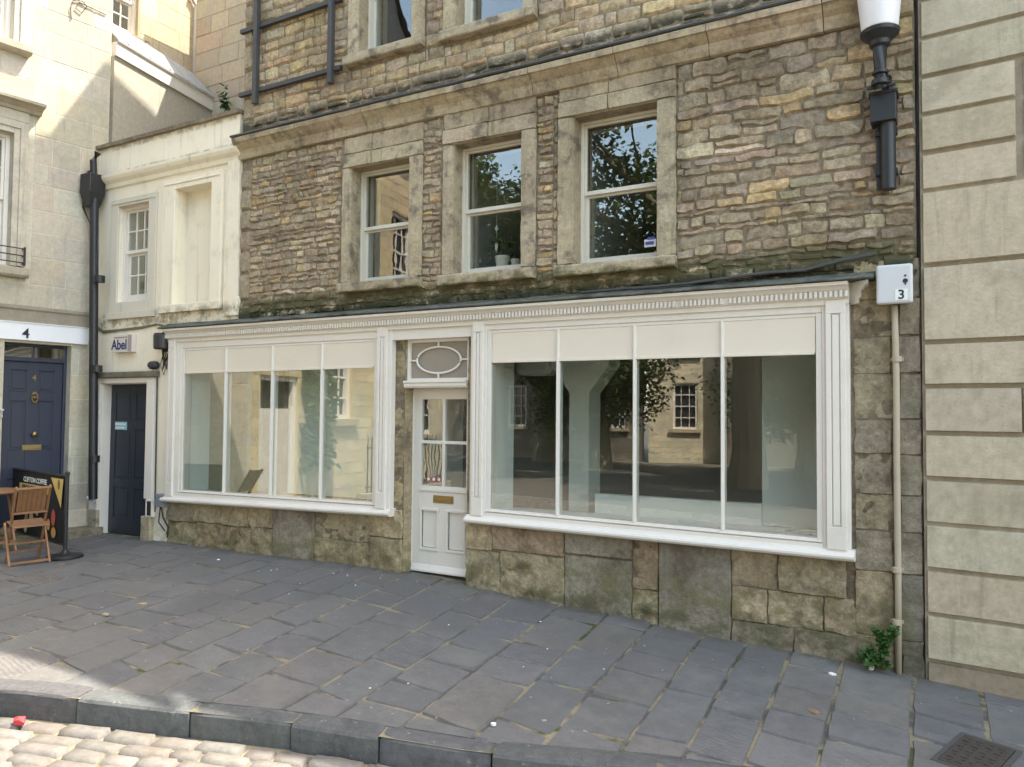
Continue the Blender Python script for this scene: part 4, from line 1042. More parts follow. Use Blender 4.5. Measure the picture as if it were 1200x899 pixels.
# windows of the townhouse
PLx = lambda m_, n_, t_, p_, **k: PL(m_, n_, t_, None, **k)
for w_ in (lw1, lw2):
    f_ = sash(w_, (w_[2] + w_[3]) / 2, .0, .0, LH, paint='white', y=.10, bars=(2, 1), surr_=False, sill=False, fr=.05, pp=PLx)
    s_ = MB(); c_ = (.55, .51, .43)
    for k, (i0, i1, yy) in enumerate(((.0, .07, -.025), (.07, .12, -.045), (.12, .165, -.03))):
        s_.box(w_[1] + i0, w_[1] + i1, yy, .02, w_[2], w_[3] + i1, c_); s_.box(w_[0] - i1, w_[0] - i0, yy, .02, w_[2], w_[3] + i1, c_); s_.box(w_[0] - i0, w_[1] + i0, yy, .02, w_[3] + i0, w_[3] + i1, c_)
    s_.build('surround', [MT['ashlar']], f_, bevel=.005)
    s_ = MB(); s_.prism([(.10, w_[2] - .15), (-.10, w_[2] - .15), (-.13, w_[2] - .12), (-.13, w_[2] - .03), (.10, w_[2])], w_[0] - .2, w_[1] + .19, (.38, .345, .28)); s_.build('sill', [MT['ashlar']], f_, bevel=.006)
    if w_ is lw1:
        s_ = MB(); z0_ = w_[3] + .165
        s_.box(w_[0] - .17, w_[1] + .165, -.035, .02, z0_, z0_ + .13, c_); s_.prism([(.02, z0_ + .13), (-.06, z0_ + .13), (-.08, z0_ + .17), (-.14, z0_ + .20), (-.20, z0_ + .215), (-.205, z0_ + .255), (.02, z0_ + .31)], w_[0] - .33, w_[1] + .30, (.42, .38, .30)); s_.build('hood', [MT['ashlar']], f_, bevel=.004)
        s_ = MB(); x1_ = w_[1] + .14
        for zz_ in (.03, .12, .21): s_.box(w_[0] - .15, x1_, -.12, -.108, w_[2] + zz_, w_[2] + zz_ + .014); s_.box(x1_ - .012, x1_, -.12, .0, w_[2] + zz_, w_[2] + zz_ + .014)
        for k in range(3): s_.box(x1_ - .02 - k * .42, x1_ + .002 - k * .42, -.124, -.103, w_[2] + .0, w_[2] + .24)
        s_.build('railing', [MT['black']], f_)
        s_ = MB(); n = 40; vs = []
        for k in range(n + 1):
            t = k / n; yy = .30 + .02 * sin(t * 46)
            vs += [(w_[0] + (w_[1] - w_[0]) * t, yy, w_[2]), (w_[0] + (w_[1] - w_[0]) * t, yy, w_[3])]
        s_.add(vs, [(2 * k, 2 * k + 2, 2 * k + 3, 2 * k + 1) for k in range(n)]); s_.build('curtain', [plain('white net curtain', (.55, .55, .53), .9)], f_)
    else:
        s_ = MB()
        for k in range(30): s_.box(w_[0] + .02, w_[1] - .02, .22, .25, w_[2] + .06 + k * .05, w_[2] + .085 + k * .05)
        s_.build('shutter', [MT['white']], f_)
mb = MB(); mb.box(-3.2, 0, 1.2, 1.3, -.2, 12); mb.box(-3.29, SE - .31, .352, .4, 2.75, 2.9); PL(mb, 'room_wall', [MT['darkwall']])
mb = MB(); mb.box(-3.3, SE, .35, 8, 12.45, 12.6); mb.box(SE - .3, SE, .352, 7, -.6, 12.4, (.45, .4, .3)); PL(mb, 'roof', [MT['ashlar']])

# cable looped on its wall
mb = MB(); x_, z_ = L(90, 10)
mb.tube([(*a, ) for a in [(L(83, 24)[0], -.012, L(83, 24)[1]), (L(82, 10)[0], -.02, L(82, 10)[1]), (L(85, 1)[0], -.02, L(85, 1)[1]), (L(96, 2)[0], -.02, L(96, 2)[1]), (L(101, 8)[0], -.02, L(101, 8)[1]), (L(95, 16)[0], -.02, L(95, 16)[1]), (L(88, 10)[0], -.02, L(88, 10)[1]), (L(92, 3)[0], -.02, L(92, 3)[1]), (L(124, 18)[0], -.015, L(124, 18)[1])]], .006, 6)
o = mb.build('wall_cable', [MT['black']]); o.location = (LH_P.o.x, LH_P.o.y, 0); o.rotation_euler = (0, 0, R(82)); tag(o, 'thin looped black cable pinned high on the sunlit townhouse wall', 'cable')

# ================================================================ lean-to, rear house and side wing beyond the cream parapet
LT_P = Plane((-5.79, .19), 103)
LT = thing('lean_to_extension', 'grey rendered lean-to with a white fascia board and sloping lead roof above the cream parapet', 'extension', (-5.79, .19, 0), R(103))
A = LT_P.at
s0 = .02; s1 = 2.12; zf0 = A(180, 94)[1]; zf1 = A(180, 76.5)[1]; print('leanto', A(123, 68), A(240, 118), A(123, 52), A(240, 103), zf0, zf1)
zf0 = (A(125, 69)[1] + A(238, 117)[1]) / 2; zf1 = (A(125, 53)[1] + A(238, 102)[1]) / 2
mb = MB(); mb.box(s0, s1, .0, .2, 4.0, zf0 - .002, (.46, .43, .37)); mb.build('wall', [MT['ashlar']], LT)
mb = MB(); mb.box(s0 - .0, s1, -.035, .05, zf0, zf1); mb.build('fascia_board', [MT['white']], LT, bevel=.004)
mb = MB(); mb.add([(s0, -.06, zf1), (s1, -.06, zf1), (s1, .42, zf1 + .46), (s0, .42, zf1 + .46), (s0, -.06, zf1 + .03), (s1, -.06, zf1 + .03), (s1, .40, zf1 + .5), (s0, .40, zf1 + .5)], [(3, 2, 1, 0), (4, 5, 6, 7), (0, 1, 5, 4), (1, 2, 6, 5), (2, 3, 7, 6), (3, 0, 4, 7)])
for k in range(5): mb.tube([(s0 + .2 + k * .42, -.06, zf1 + .035), (s0 + .2 + k * .42, .40, zf1 + .505)], .014, 6)
mb.build('roof', [plain('pale lead roofing', (.33, .34, .34), .6, 0, .3, .15)], LT)

RH_P = Plane((-7.35, .2), 90)
B = RH_P.at
RH = thing('rear_house', 'sunlit honey stone house at the back with a small white paned window', 'building', (-7.35, .2, 0), R(90))
w_ = (B(131, 20)[0], B(162, 20)[0], B(145, 38)[1], B(145, 38)[1] + 1.15); print('rear', w_, B(228, 60))
rx = B(227.5, 60)[0]
mb = MB(); wall_holes(mb, -.5, rx + .6, 4, 12, [w_], 0, .3, (.42, .36, .25), 1)
for r in ashlar(-.3, rx + .5, 5.5, 9.5, (.27, .36), (.3, .7)):
    for q_ in cut([r], [(w_[0] - .03, w_[1] + .03, w_[2] - .1, w_[3] + .03)]): stone(mb, *q_, .004, vary(pick([(2, (.55, .47, .34)), (1, (.51, .44, .31)), (1, (.57, .51, .39))]), .07, .02), ML, gap=.004, rnd=.006, rough=.001, step=.3, corner=.003, edge=.003)
mb.build('wall', [MT['ashlar'], MT['ashlar']], RH)
f_ = sash(w_, (w_[2] + w_[3]) / 2, 0, 0, RH, paint='white', gl='glass', y=.06, bars=(1, 1), surr_=False, sill=False, fr=.05, pp=lambda m_, n_, t_, p_, **k: m_.build(n_, t_, RH, **k))
s_ = MB(); s_.box(w_[0] - .06, w_[1] + .16, -.09, .05, w_[2] - .09, w_[2] - .002, (.3, .27, .22)); s_.build('sill', [MT['ashlar']], f_, bevel=.006)
mb = MB(); mb.box(-.4, rx + .5, .9, 1, 4, 11.5); mb.build('room_wall', [MT['darkwall']], RH)
mb = MB(); px_ = rx - .02; mb.tube([(px_ - .12, -.05, 9), (px_ - .08, -.05, B(226, 1)[1]), (px_, -.05, B(228, 8)[1]), (px_, -.05, 5)], .035, 8); mb.build('downpipe', [plain('faded white pipe', (.45, .43, .42), .6)], RH)

WING = thing('side_wing', 'plain shaded ashlar side wing set back between the sunlit house and the rubble front', 'building wing', (-4.5, 2.25, 0))
mb = MB(); wx0 = F(228.5, 60, 2.25)[0]; print('wing', wx0)
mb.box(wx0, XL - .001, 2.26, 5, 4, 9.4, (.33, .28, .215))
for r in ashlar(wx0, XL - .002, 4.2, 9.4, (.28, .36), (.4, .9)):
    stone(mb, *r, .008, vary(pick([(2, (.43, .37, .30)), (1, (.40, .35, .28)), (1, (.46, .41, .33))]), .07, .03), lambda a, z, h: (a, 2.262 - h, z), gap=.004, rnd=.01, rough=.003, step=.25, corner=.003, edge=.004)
mb.v = [(x + 4.5, y - 2.25, z) for x, y, z in mb.v]
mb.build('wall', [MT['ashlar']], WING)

# ================================================================ rusticated building on the right
RB_P = Plane((4.30, -.035), -6)
RB = thing('rusticated_building', 'pale limestone building with deep horizontal joints at the right edge', 'building', (4.30, -.035, -.3), R(-6))
Q = RB_P.at
jy = [(1066, -43), (1064.5, 5), (1064.5, 50), (1069.5, 94), (1070.5, 137.5), (1073, 182), (1075, 226), (1081, 312.5), (1082, 402.5), (1082.5, 454), (1084.5, 508.5), (1086, 561.5), (1088, 615), (1089, 668), (1090, 721), (1092, 775.5)]
zj = [Q(*p)[1] for p in jy]; print('rust', [round(z, 2) for z in zj])
zj.append(zj[-1] - .42)
while zj[0] < 6.7: zj.insert(0, zj[0] + .34)
mb = MB(); mb.slab([(0, -1.4), (9, -1.4), (9, 7.15), (1.5, 7.15), (0, 8.5)], .03, .5, (.36, .33, .28))  # top edge above view slopes to shape the shadow on the cobbles
MRb = lambda a, z, h: (a, .031 - h, z)
vx = Q(1191, 160)[0]; vx2 = Q(1198, 160)[0]
for i in range(len(zj) - 1):
    z1_, z0_ = zj[i] , zj[i + 1]
    g_ = .017; bot = i == len(zj) - 2
    segs = [(0.015, 9)]
    dep = .034
    if 3.0 < (z0_ + z1_) / 2 < 4.2 and i not in (0,):
        segs = [(.015, vx), (vx2 + .01, 9)] if jy[0] and abs((z0_ + z1_) / 2 - 3.62) < .45 and (z1_ - z0_) < .5 else segs
    for (a, b) in segs:
        x = a
        while x < b - .01:
            w_ = rng.uniform(.55, 1.15)
            if b - x - w_ < .3: w_ = b - x
            c = vary(pick([(3, (.50, .465, .385)), (2, (.48, .44, .36)), (1, (.52, .485, .40))]) if not bot else (.34, .30, .24), .09, .02)
            fine = x < 1.5
            stone(mb, x, x + w_, z0_ + g_ * (1 if not bot else .3), z1_ - g_ * .25, dep if not bot else .02, c, MRb, gap=.0012, rnd=.008, rough=.0015 if not bot else .008, step=.08 if fine else .6, corner=.002, edge=.0015, sx=3)
            x += w_
mb.v = [(x, y, z + .3) for x, y, z in mb.v]
mb.build('wall', [MT['rustic']], RB)
mb = MB(); mb.prism([(.03, 7.0), (-.08, 7.05), (-.08, 7.13), (.03, 7.149)], 1.5, 9, (.4, .35, .26)); mb.v = [(x, y, z + .3) for x, y, z in mb.v]; mb.build('cornice', [MT['rustic']], RB)
mb = MB(); mb.box(.0, 9, .501, 6, -1.4, 7.1, (.3, .26, .2)); mb.v = [(x, y, z + .3) for x, y, z in mb.v]; mb.build('rear_wall', [MT['ashlar']], RB)
# ================================================================ fittings on the walls
def single(mb, name, mats, label, cat, group=None, **k):
    return tag(mb.build(name, mats, None, **k), label, cat, group)
V = Vector
def p3(px, py, Y=0.0): x, z = F(px, py, Y); return (x, Y, z)
# drainpipe with hopper in the corner
mb = MB(); py_ = -.16
tp = thing('drainpipe', 'black cast iron drainpipe with a hopper head in the corner beside the cream wall', 'drainpipe', (F(109, 590, py_)[0], py_, .3))
o0 = tp.location
def loc(p): return (p[0] - o0.x, p[1] - o0.y, p[2] - o0.z)
top = p3(116, 178, py_); h0 = p3(110, 205, py_); h1 = p3(111, 229, py_); b0_ = p3(109, 585, py_)
mb.tube([loc((b0_[0], py_, b0_[2])), loc((h1[0] - .01, py_, h1[2]))], .055, 14)
for z in (.9, 2.1, 3.3): mb.lathe([(.068, 0), (.068, .09)], loc((b0_[0], py_, z)), 14)
mb.build('pipe', [MT['black']], tp, smooth=35)
mb = MB(); w0, w1 = .115, .065; z0, z1 = h1[2] - .02 - o0.z, h0[2] - o0.z; zc = h1[2] - .16 - o0.z; cx = h0[0] - o0.x - .02
mb.add([(cx - w1, -.07, zc), (cx + w1, -.07, zc), (cx + w1, .07, zc), (cx - w1, .07, zc), (cx - w0, -.11, z0 + .05), (cx + w0, -.11, z0 + .05), (cx + w0, .11, z0 + .05), (cx - w0, .11, z0 + .05),
        (cx - w0, -.11, z1), (cx + w0, -.11, z1), (cx + w0, .11, z1), (cx - w0, .11, z1)], [(3, 2, 1, 0), (8, 9, 10, 11)] + [(a, b, b + 4, a + 4) for k in (0, 4) for a, b in ((k, k + 1), (k + 1, k + 2), (k + 2, k + 3), (k + 3, k))])
mb.build('hopper', [MT['black']], tp, bevel=.01)
mb = MB(); mb.tube([(cx + .06, .02, z1 + .3), (cx + .03, -.02, z1 + .18), (cx + .02, 0, z1 - .02)], .045, 12); mb.build('swan_neck', [MT['black']], tp)
mb = MB(); mb.tube([(-.10, -.02, b0_[2] - o0.z + .02), (-.06, -.02, b0_[2] - o0.z - .0), (.02, -.0, b0_[2] - o0.z - .02)], .02, 8); mb.build('waste_outlet', [MT['meter']], tp)
mb = MB()
for k in range(4):
    q = [V((cx - .04 + .02 * k, -.05, z1 + .05)), V((cx - .14 - .01 * k, -.04, z0 - .1)), V((-.10 + .01 * k, .0, z0 - .6)), V((-.08, -.02, z0 - 1.2 - .3 * k))]
    mb.tube([q[0].lerp(q[1], t) for t in (0, .5)] + q[1:], .006, 5)
mb.build('loose_cables', [MT['black']], tp)

# cables over the cream wall to the junction box
mb = MB()
for dz in (0, .025, -.02):
    mb.tube([p3(114, 384 + dz * 60, -.012), p3(121, 389 + dz * 60, -.014), p3(140, 387 + dz * 30, -.014), p3(165, 384 + dz * 40, -.014), p3(184, 380, -.015), p3(191, 382 + dz * 30, -.02), p3(193, 392, -.05)], .009, 6)
single(mb, 'wall_cables', [plain('grubby painted cable', (.16, .14, .10), .7)], 'bundle of grubby cables running across the cream wall above the sign', 'cables')
jb = thing('junction_box', 'round black junction box with trailing wires between the cream wall and the shopfront', 'junction box', p3(190, 400, -.08))
mb = MB(); mb.lathe([(.0, -.105), (.085, -.105), (.10, -.09), (.105, .07), (.095, .10), (.0, .105)], (0, 0, 0), 20); mb.build('body', [MT['plastic']], jb, smooth=False, bevel=.004)
mb = MB(); mb.box(-.03, .09, .02, .075, -.13, .12); mb.build('bracket', [MT['plastic']], jb)
for k in range(7):
    mb = MB(); a = rng.uniform(-.06, .08); l = rng.uniform(.14, .34)
    mb.tube([(a * .5, .02, -.10), (a + .03, .0, -.16), (a - .02 + .05 * sin(k), .03, -.10 - l * .6), (.03 + .05 * cos(k * 2), .02, -.10 - l), (.05, .05, -.06 - l * .5)], .005, 5); mb.build('wire', [MT['black']], jb)
mb = MB(); mb.tube([p3(184.5, 436, -.02), p3(183, 520, -.02), p3(181.5, 600, -.02)], .009, 6)
single(mb, 'door_cable', [MT['black']], 'thin black cable running down beside the white door surround', 'cable')
# security light
mb = MB(); x, z = F(180, 428, -.05); mb.lathe([(0, -.075), (.03, -.07), (.05, -.045), (.055, 0), (.05, .045), (.03, .07), (0, .075)], (0, 0, 0), 18)
o = single(mb, 'security_light', [MT['plastic']], 'small black oval light on the cream wall above the dark door', 'wall light', smooth=True); o.location = (x, -.05, z); o.rotation_euler = (0, R(90), R(20))
# sign
sg = thing('wall_sign', 'small pale projecting sign reading Abel on the cream wall', 'sign', p3(145, 403, -.03)); x0, z0 = F(134.5, 413.5, -.05); x1, z1 = F(156.5, 391.5, -.05); gx_, gz_ = sg.location.x, sg.location.z
mb = MB(); mb.box(x0 - gx_, x1 - gx_, -.04, .029, z0 - gz_, z1 - gz_); mb.build('board', [MT['paper']], sg, bevel=.004)
MT['signink'] = plain('navy sign print', (.03, .04, .13), .6)
text('lettering', 'Abel', .185, MT['signink'], sg, (-.035, -.0425, -.02), UPR, .0015, bold=True, sx=.95)
mb = MB(); mb.box(x1 - gx_ - .085, x1 - gx_ - .006, -.0425, -.039, z0 - gz_ + .01, z1 - gz_ - .01); mb.build('faded_strip', [plain('faded mauve strip', (.36, .31, .29), .7)], sg)
mb = MB(); mb.box(x0 - gx_ + .01, x1 - gx_ - .10, -.0425, -.039, z1 - gz_ - .045, z1 - gz_ - .03); mb.build('small_print', [plain('brown print', (.30, .22, .17), .7)], sg)
# electricity box and niche at the foot of the cream wall
mb = MB(); x0, z0 = F(184, 593.5, -.06); x1, z1 = F(193.5, 579.5, -.06); mb.box(x0, x1, -.09, -.0, z0, z1); mb.box(x0 + .01, x1 - .01, -.095, -.09, z0 + .01, z1 - .01)
single(mb, 'cable_box', [plain('grey galvanised box', (.20, .22, .25), .5)], 'small grey metal box low on the wall between the dark door and the shopfront', 'electrical box', bevel=.003)
mb = MB(); a = p3(189, 593, -.03); mb.tube([a, p3(191, 606, -.02), p3(197, 618, -.03), p3(196, 630, -.03)], .010, 6); mb.tube([p3(188, 593, -.03), p3(186, 612, -.03), p3(193, 622, -.04)], .008, 6)
single(mb, 'loose_cable', [MT['black']], 'loose dark cables dangling under the small grey metal box', 'cable')
mb = MB(); x0, z0 = F(170.5, 604, -.06); x1, z1 = F(178.5, 588, -.06)
mb.box(x0, x0 + .022, -.066, -.01, z0, z1); mb.box(x1 - .022, x1, -.066, -.01, z0, z1); mb.box(x0, x1, -.068, -.01, z1 - .0, z1 + .022); mb.box(x0, x1, -.0655, -.012, z0 - .015, z0)
nb = tag(bpy.data.objects.new('boot_scraper_niche', None), 'white framed dark niche low beside the dark grey door', 'niche'); COL.objects.link(nb); nb.location = (x0, -.05, z0)
o = mb.build('frame', [MT['white']], nb, bevel=.003); o.location = (-x0, .05, -z0)
mb = MB(); mb.box(x0 + .022, x1 - .022, -.0615, -.010, z0, z1); o = mb.build('recess', [plain('black niche shade', (.03, .022, .018), .9)], nb); o.location = (-x0, .05, -z0)  # solid block; the shade of the hole is put into its near-black colour

# iron frame bolted to the top left of the rubble wall
ir = thing('iron_sign_frame', 'dark square tube iron frame bolted high on the rubble wall', 'iron frame', p3(343, 60, -.07)); o0 = ir.location.copy()
def bar(a, b, w=.055, name='bar'):
    mb = MB(); mb.beam(loc(a), loc(b), w, w, (0, 1, 0)); mb.build(name, [MT['black'] if w < .05 else plain_tube], ir, bevel=.004)
plain_tube = plain('grey black painted tube', (.05, .052, .055), .5, 0, .4, .25)
Y = -.07
a, b = p3(299, 122, Y), p3(299, 20, Y); bar((a[0], Y, a[2]), (a[0], Y, a[2] + 2.4), .06, 'post')
a = p3(387, 98, Y); bar((a[0], Y, a[2]), (a[0], Y, a[2] + 2.2), .06, 'post')
zA, zB = F(340, 95, -.05)[1], F(340, 18, -.05)[1]; xa, xb_ = XL - .02, F(399, 60, -.05)[0]
for z in (zA, zB, zB + .95): bar((xa, -.035, z), (xb_, -.035, z), .05, 'rail')

# street lamp on its wall bracket
lx, _ = F(1041, 180, -.10)
lamp = thing('street_lamp', 'wall mounted street lamp with a white tapering lantern on a black iron bracket', 'street lamp', (lx, -.10, F(1041, 222, -.1)[1])); o0 = lamp.location.copy()
zb0 = o0.z; zt0 = F(1036, 145, -.1)[1]; zt1 = F(1036, 112, -.1)[1]
mb = MB(); mb.tube([(0.0, 0, 0), (0, 0, zt1 - zb0)], .052, 16); mb.tube([(-.065, .06, .02), (-.065, .06, zt1 - zb0)], .022, 8)
for z in (.12, .42): mb.box(-.09, .06, .02, .10, z, z + .04)
mb.build('pole', [MT['black']], lamp, smooth=35)
mb = MB(); mb.box(-.115, .06, -.075, .095, zt0 - zb0, zt1 - zb0); mb.box(-.125, .07, -.085, .10, zt1 - zb0 - .012, zt1 - zb0 + .012); mb.build('control_box', [MT['black']], lamp, bevel=.006)
ax, az = F(1031, 40, -.22); ax -= o0.x; z55 = F(1031, 54, -.22)[1] - zb0; z35 = F(1031, 36, -.22)[1] - zb0; z110 = F(1031, 108, -.2)[1] - zb0
mb = MB(); mb.tube([(0, 0, zt1 - zb0), (-.01, -.03, zt1 - zb0 + .1), (ax, -.12, z110 + .02), (ax, -.12, z55)], [.05, .045, .042, .05], 14)
for (z, r) in ((z55 - .30, .062), (z55 - .22, .055), (z110 + .05, .06)): mb.lathe([(r * .7, 0), (r, .01), (r, .03), (r * .7, .04)], (ax, -.12, z), 16)
mb.box(ax - .09, ax + .10, -.13, -.11, z55 - .31, z55 - .295)
mb.build('bracket', [MT['black']], lamp, smooth=35)
mb = MB(); mb.lathe([(.045, 0), (.07, .02), (.075, .05), (.13, .10), (.135, .125), (.12, .135)], (ax, -.12, z55 - .02), 28); mb.build('collar', [MT['black']], lamp, smooth=30)
def lantern_mat():
    m_ = N('opal lantern'); return m_.bsdf((.78, .78, .80), .35, None, 0, .5, **{'Subsurface Weight': .2, 'Subsurface Radius': (.05, .05, .05)})
mb = MB(); mb.lathe([(.118, 0), (.124, .02), (.185, .62), (.19, .66), (.15, .72)], (ax, -.12, z55 + .105), 32); mb.build('lantern', [lantern_mat()], lamp, smooth=True)
mb = MB(); mb.lathe([(.20, .0), (.205, .03), (.16, .10), (.05, .16), (.03, .22), (0, .24)], (ax, -.12, z55 + .105 + .72), 28); mb.build('cap', [MT['black']], lamp)

# meter box numbered 3 and its pipe
x0, z0 = F(1027, 357, -.13); x1, z1 = F(1069.5, 308, -.13)
mx = thing('meter_box', 'pale grey plastic meter box numbered 3 at the right end of the shopfront', 'meter box', ((x0 + x1) / 2, -.02, z0)); o0 = mx.location.copy()
W_, H_ = (x1 - x0), z1 - z0
mb = MB(); mb.box(-W_ / 2 + .012, W_ / 2 - .012, -.07, .02, .01, H_ - .01); mb.build('case', [MT['meter']], mx, bevel=.012)
mb = MB(); mb.box(-W_ / 2, W_ / 2, -.115, -.068, .0, H_); dr_ = mb.build('door', [MT['meter']], mx, bevel=.018, seg=3)
mb = MB()
for (u, v, r) in ((.80, .56, .017), (.80, .69, .008), (.80, .48, .006)): mb.tube([(-W_ / 2 + u * W_, -.118, v * H_), (-W_ / 2 + u * W_, -.112, v * H_)], r, 12)
mb.build('keyhole', [MT['ink']], dr_)
mb = MB(); mb.box(W_ * .5 - .115, W_ * .5 - .035, -.1185, -.114, .022, .102); mb.build('number_plate', [MT['pale']], dr_)
text('number', '3', .095, MT['ink'], dr_, (W_ * .5 - .075, -.1195, .060), UPR, .001, bold=True)
mb = MB(); pts = [p3(1048, 358, -.03), p3(1049.5, 400, -.03), p3(1050.5, 450, -.03), p3(1051, 540, -.03), p3(1052.5, 670, -.03), p3(1053, 792, -.03)]
mb.tube(pts, .023, 12)
cp = tag(bpy.data.objects.new('conduit_pipe', None), 'cream plastic conduit pipe running down the wall from the meter box to the pavement', 'pipe'); COL.objects.link(cp); cp.location = pts[-1]
o = mb.build('pipe', [paint_mat('aged cream plastic', (.42, .36, .27), .6, (.2, .16, .11), .5)], cp, smooth=True); o.location = -V(pts[-1])
for y in (421, 668, 729):
    q = p3(1051, y, -.03); mb = MB(); mb.lathe([(.026, -.022), (.033, -.018), (.033, .018), (.026, .022)], q, 12); mb.box(q[0] - .045, q[0] + .045, -.01, .0, q[2] - .012, q[2] + .012); o = mb.build('clip', [bpy.data.materials['aged cream plastic']], cp); o.location = -V(pts[-1])
# dark strips standing for the lead apron from the ledge to the meter box
mb = MB()
for k, (dy, dz) in enumerate(((-.06, .10), (-.09, .085), (-.03, .125))):
    mb.tube([(1.6 + k * .5, dy, 2.66 + dz * .3), (2.6, dy, 2.66 + dz * .4), (3.2, dy, 2.70 + dz * .35), (3.5, dy + .02, 2.70 + dz * .35), (3.75, -.04, 2.76 + dz * .3), (4.0, -.035, 2.80 + dz * .2)], .011, 7)
single(mb, 'ledge_lead', [MT['lead']], 'dark lead strips along the mossy ledge rising towards the grey meter box', 'cables')

# ================================================================ plants on the walls
def leaf_mat(name, c):
    m_ = N(name); k = m_.mix(m_.noise(30, 3, .6), hsv(c, .7), hsv(c, 1.35))
    k = m_.mix(1.0, k, m_.col(), 'MULTIPLY')
    d = m_.n('ShaderNodeBsdfPrincipled', {'Base Color': k, 'Roughness': .5, 'Specular IOR Level': .3}); t = m_.n('ShaderNodeBsdfTranslucent', {'Color': k})
    x = m_.n('ShaderNodeMixShader', {0: .3, 1: d.outputs[0], 2: t.outputs[0]}); m_.t.links.new(x.outputs[0], m_.out.inputs[0]); return m_.mat
MT['weed'] = leaf_mat('weed leaf', (.06, .13, .035)); MT['stem'] = plain('green stem', (.10, .10, .04), .7)
def leaf(mb, c, d, up, L_, W, col=(1, 1, 1)):
    d = V(d).normalized(); s_ = d.cross(V(up)).normalized(); n_ = s_.cross(d)
    c = V(c); mb.add([c, c + d * L_ * .35 + s_ * W * .5 + n_ * W * .12, c + d * L_ * .75 + s_ * W * .35 + n_ * W * .06, c + d * L_ - n_ * W * .1, c + d * L_ * .75 - s_ * W * .35 + n_ * W * .06, c + d * L_ * .35 - s_ * W * .5 + n_ * W * .12, c + d * L_ * .5 - n_ * W * .03],
           [(0, 1, 6), (1, 2, 6), (2, 3, 6), (3, 4, 6), (4, 5, 6), (5, 0, 6)], col)
wd = thing('wall_weed', 'leafy green weed growing at the foot of the wall beside the cream pipe', 'weed', (F(1030, 785)[0], -.06, base(4.0))); o0 = wd.location.copy()
stems = []; ls = MB(); st_ = MB()
for (tx, ty) in ((1007, 772), (1010, 762), (1014, 770), (1021, 758), (1045, 748), (1050, 737), (1030, 775), (1040, 780), (1033, 742), (1048, 735), (1038, 748), (1026, 735), (1018, 778), (1044, 741), (1024, 770), (1036, 765)):
    tip = V(p3(tx, ty, -.10 - rng.uniform(0, .08))) - o0; root = V((rng.uniform(-.03, .05), .03, .0)); mid = root.lerp(tip, .5) + V((rng.uniform(-.03, .03), -.03, .05))
    st_.tube([root, mid, tip], [.005, .004, .002], 5)
    for k in range(22):
        t = rng.uniform(.45, 1.05); q = mid.lerp(tip, (t - .5) * 2) if t > .5 else root.lerp(mid, t * 2)
        leaf(ls, q, (rng.uniform(-1, 1), rng.uniform(-1, .3), rng.uniform(-.5, .7)), (rng.uniform(-.3, .3), -.6, 1), rng.uniform(.03, .055), rng.uniform(.022, .036), vary((1, 1, 1), .35, .1))
st_.build('stem', [MT['stem']], wd); ls.build('foliage', [MT['weed']], wd)
wl = thing('wall_plant', 'small green plant rooted in the shaded side wall above the cream parapet', 'plant', (F(266, 132, 2.15)[0], 2.2, F(266, 132, 2.15)[1])); o0 = wl.location.copy(); ls = MB(); st_ = MB()
for (tx, ty) in ((265, 98), (262, 108), (269, 112), (270, 122), (263, 120)):
    tip = V(p3(tx, ty, 2.08)) - o0; st_.tube([(0, .05, 0), tip * .5 + V((0, -.05, 0)), tip], [.008, .006, .003], 5)
    for k in range(12): leaf(ls, tip * rng.uniform(.2, 1) + V((0, -.04, 0)), (rng.uniform(-1, 1), rng.uniform(-1, .2), rng.uniform(-.5, .5)), (0, -.5, 1), rng.uniform(.07, .12), rng.uniform(.05, .08), vary((1, 1, 1), .3, .1))
st_.build('stem', [MT['stem']], wl); ls.build('foliage', [MT['weed']], wl)

# ================================================================ things on the window sills
def pot(px, py, pt, w, label, grp, plant):
    Y = .36; x, z = F(px, py, Y); z1 = F(px, pt, Y)[1]; z = W2[2] + .021; h = z1 - z
    t = thing('plant_pot', label, 'plant pot', (x, Y, z), 0, grp)
    mb = MB(); mb.lathe([(0, 0), (w * .8, 0), (w, h * .85), (w * 1.05, h * .86), (w * 1.05, h), (w * .9, h), (w * .85, h * .8), (0, h * .8)], (0, 0, 0), 20); mb.build('pot', [MT['white']], t, bevel=.002)
    if plant:
        st_ = MB(); ls = MB()
        for k in range(9):
            tip = V((rng.uniform(-.22, .16), rng.uniform(-.06, .1), rng.uniform(.2, .55))); st_.tube([(0, 0, h * .8), tip * .5 + V((0, 0, .1)), tip], [.005, .004, .002], 5)
            for j in range(6): leaf(ls, tip * rng.uniform(.5, 1), (rng.uniform(-1, 1), rng.uniform(-1, 1), rng.uniform(-.4, .8)), (0, 0, 1), .07, .035, vary((.7, .7, .7), .3))
        st_.build('stem', [MT['stem']], t); ls.build('foliage', [MT['weed']], t)
pot(589, 309, 300.5, .075, 'white plant pot with a spindly plant inside the middle upper window', 'pots on the middle window sill', True)
pot(604, 309, 304, .045, 'tiny white pot beside the larger plant pot in the middle upper window', 'pots on the middle window sill', False)
x0, z0 = F(755, 290, .23); x1, z1 = F(768.5, 279.5, .23)
stk = thing('window_sticker', 'small pale blue sticker in the bottom right corner of the right upper window', 'sticker', ((x0 + x1) / 2, .2325, z0)); mb = MB(); mb.box(-(x1 - x0) / 2, (x1 - x0) / 2, 0, .003, 0, z1 - z0)
mb.build('backing', [MT['pale']], stk); mb = MB(); mb.box(-(x1 - x0) / 2 + .01, (x1 - x0) / 2 - .02, -.002, -.0003, .02, .05); mb.box(-(x1 - x0) / 2 + .03, (x1 - x0) / 2 - .01, -.002, -.0003, .065, .09); mb.build('print', [plain('blue print', (.08, .10, .40), .5)], stk)
hx, hz = F(582, 268, .28)
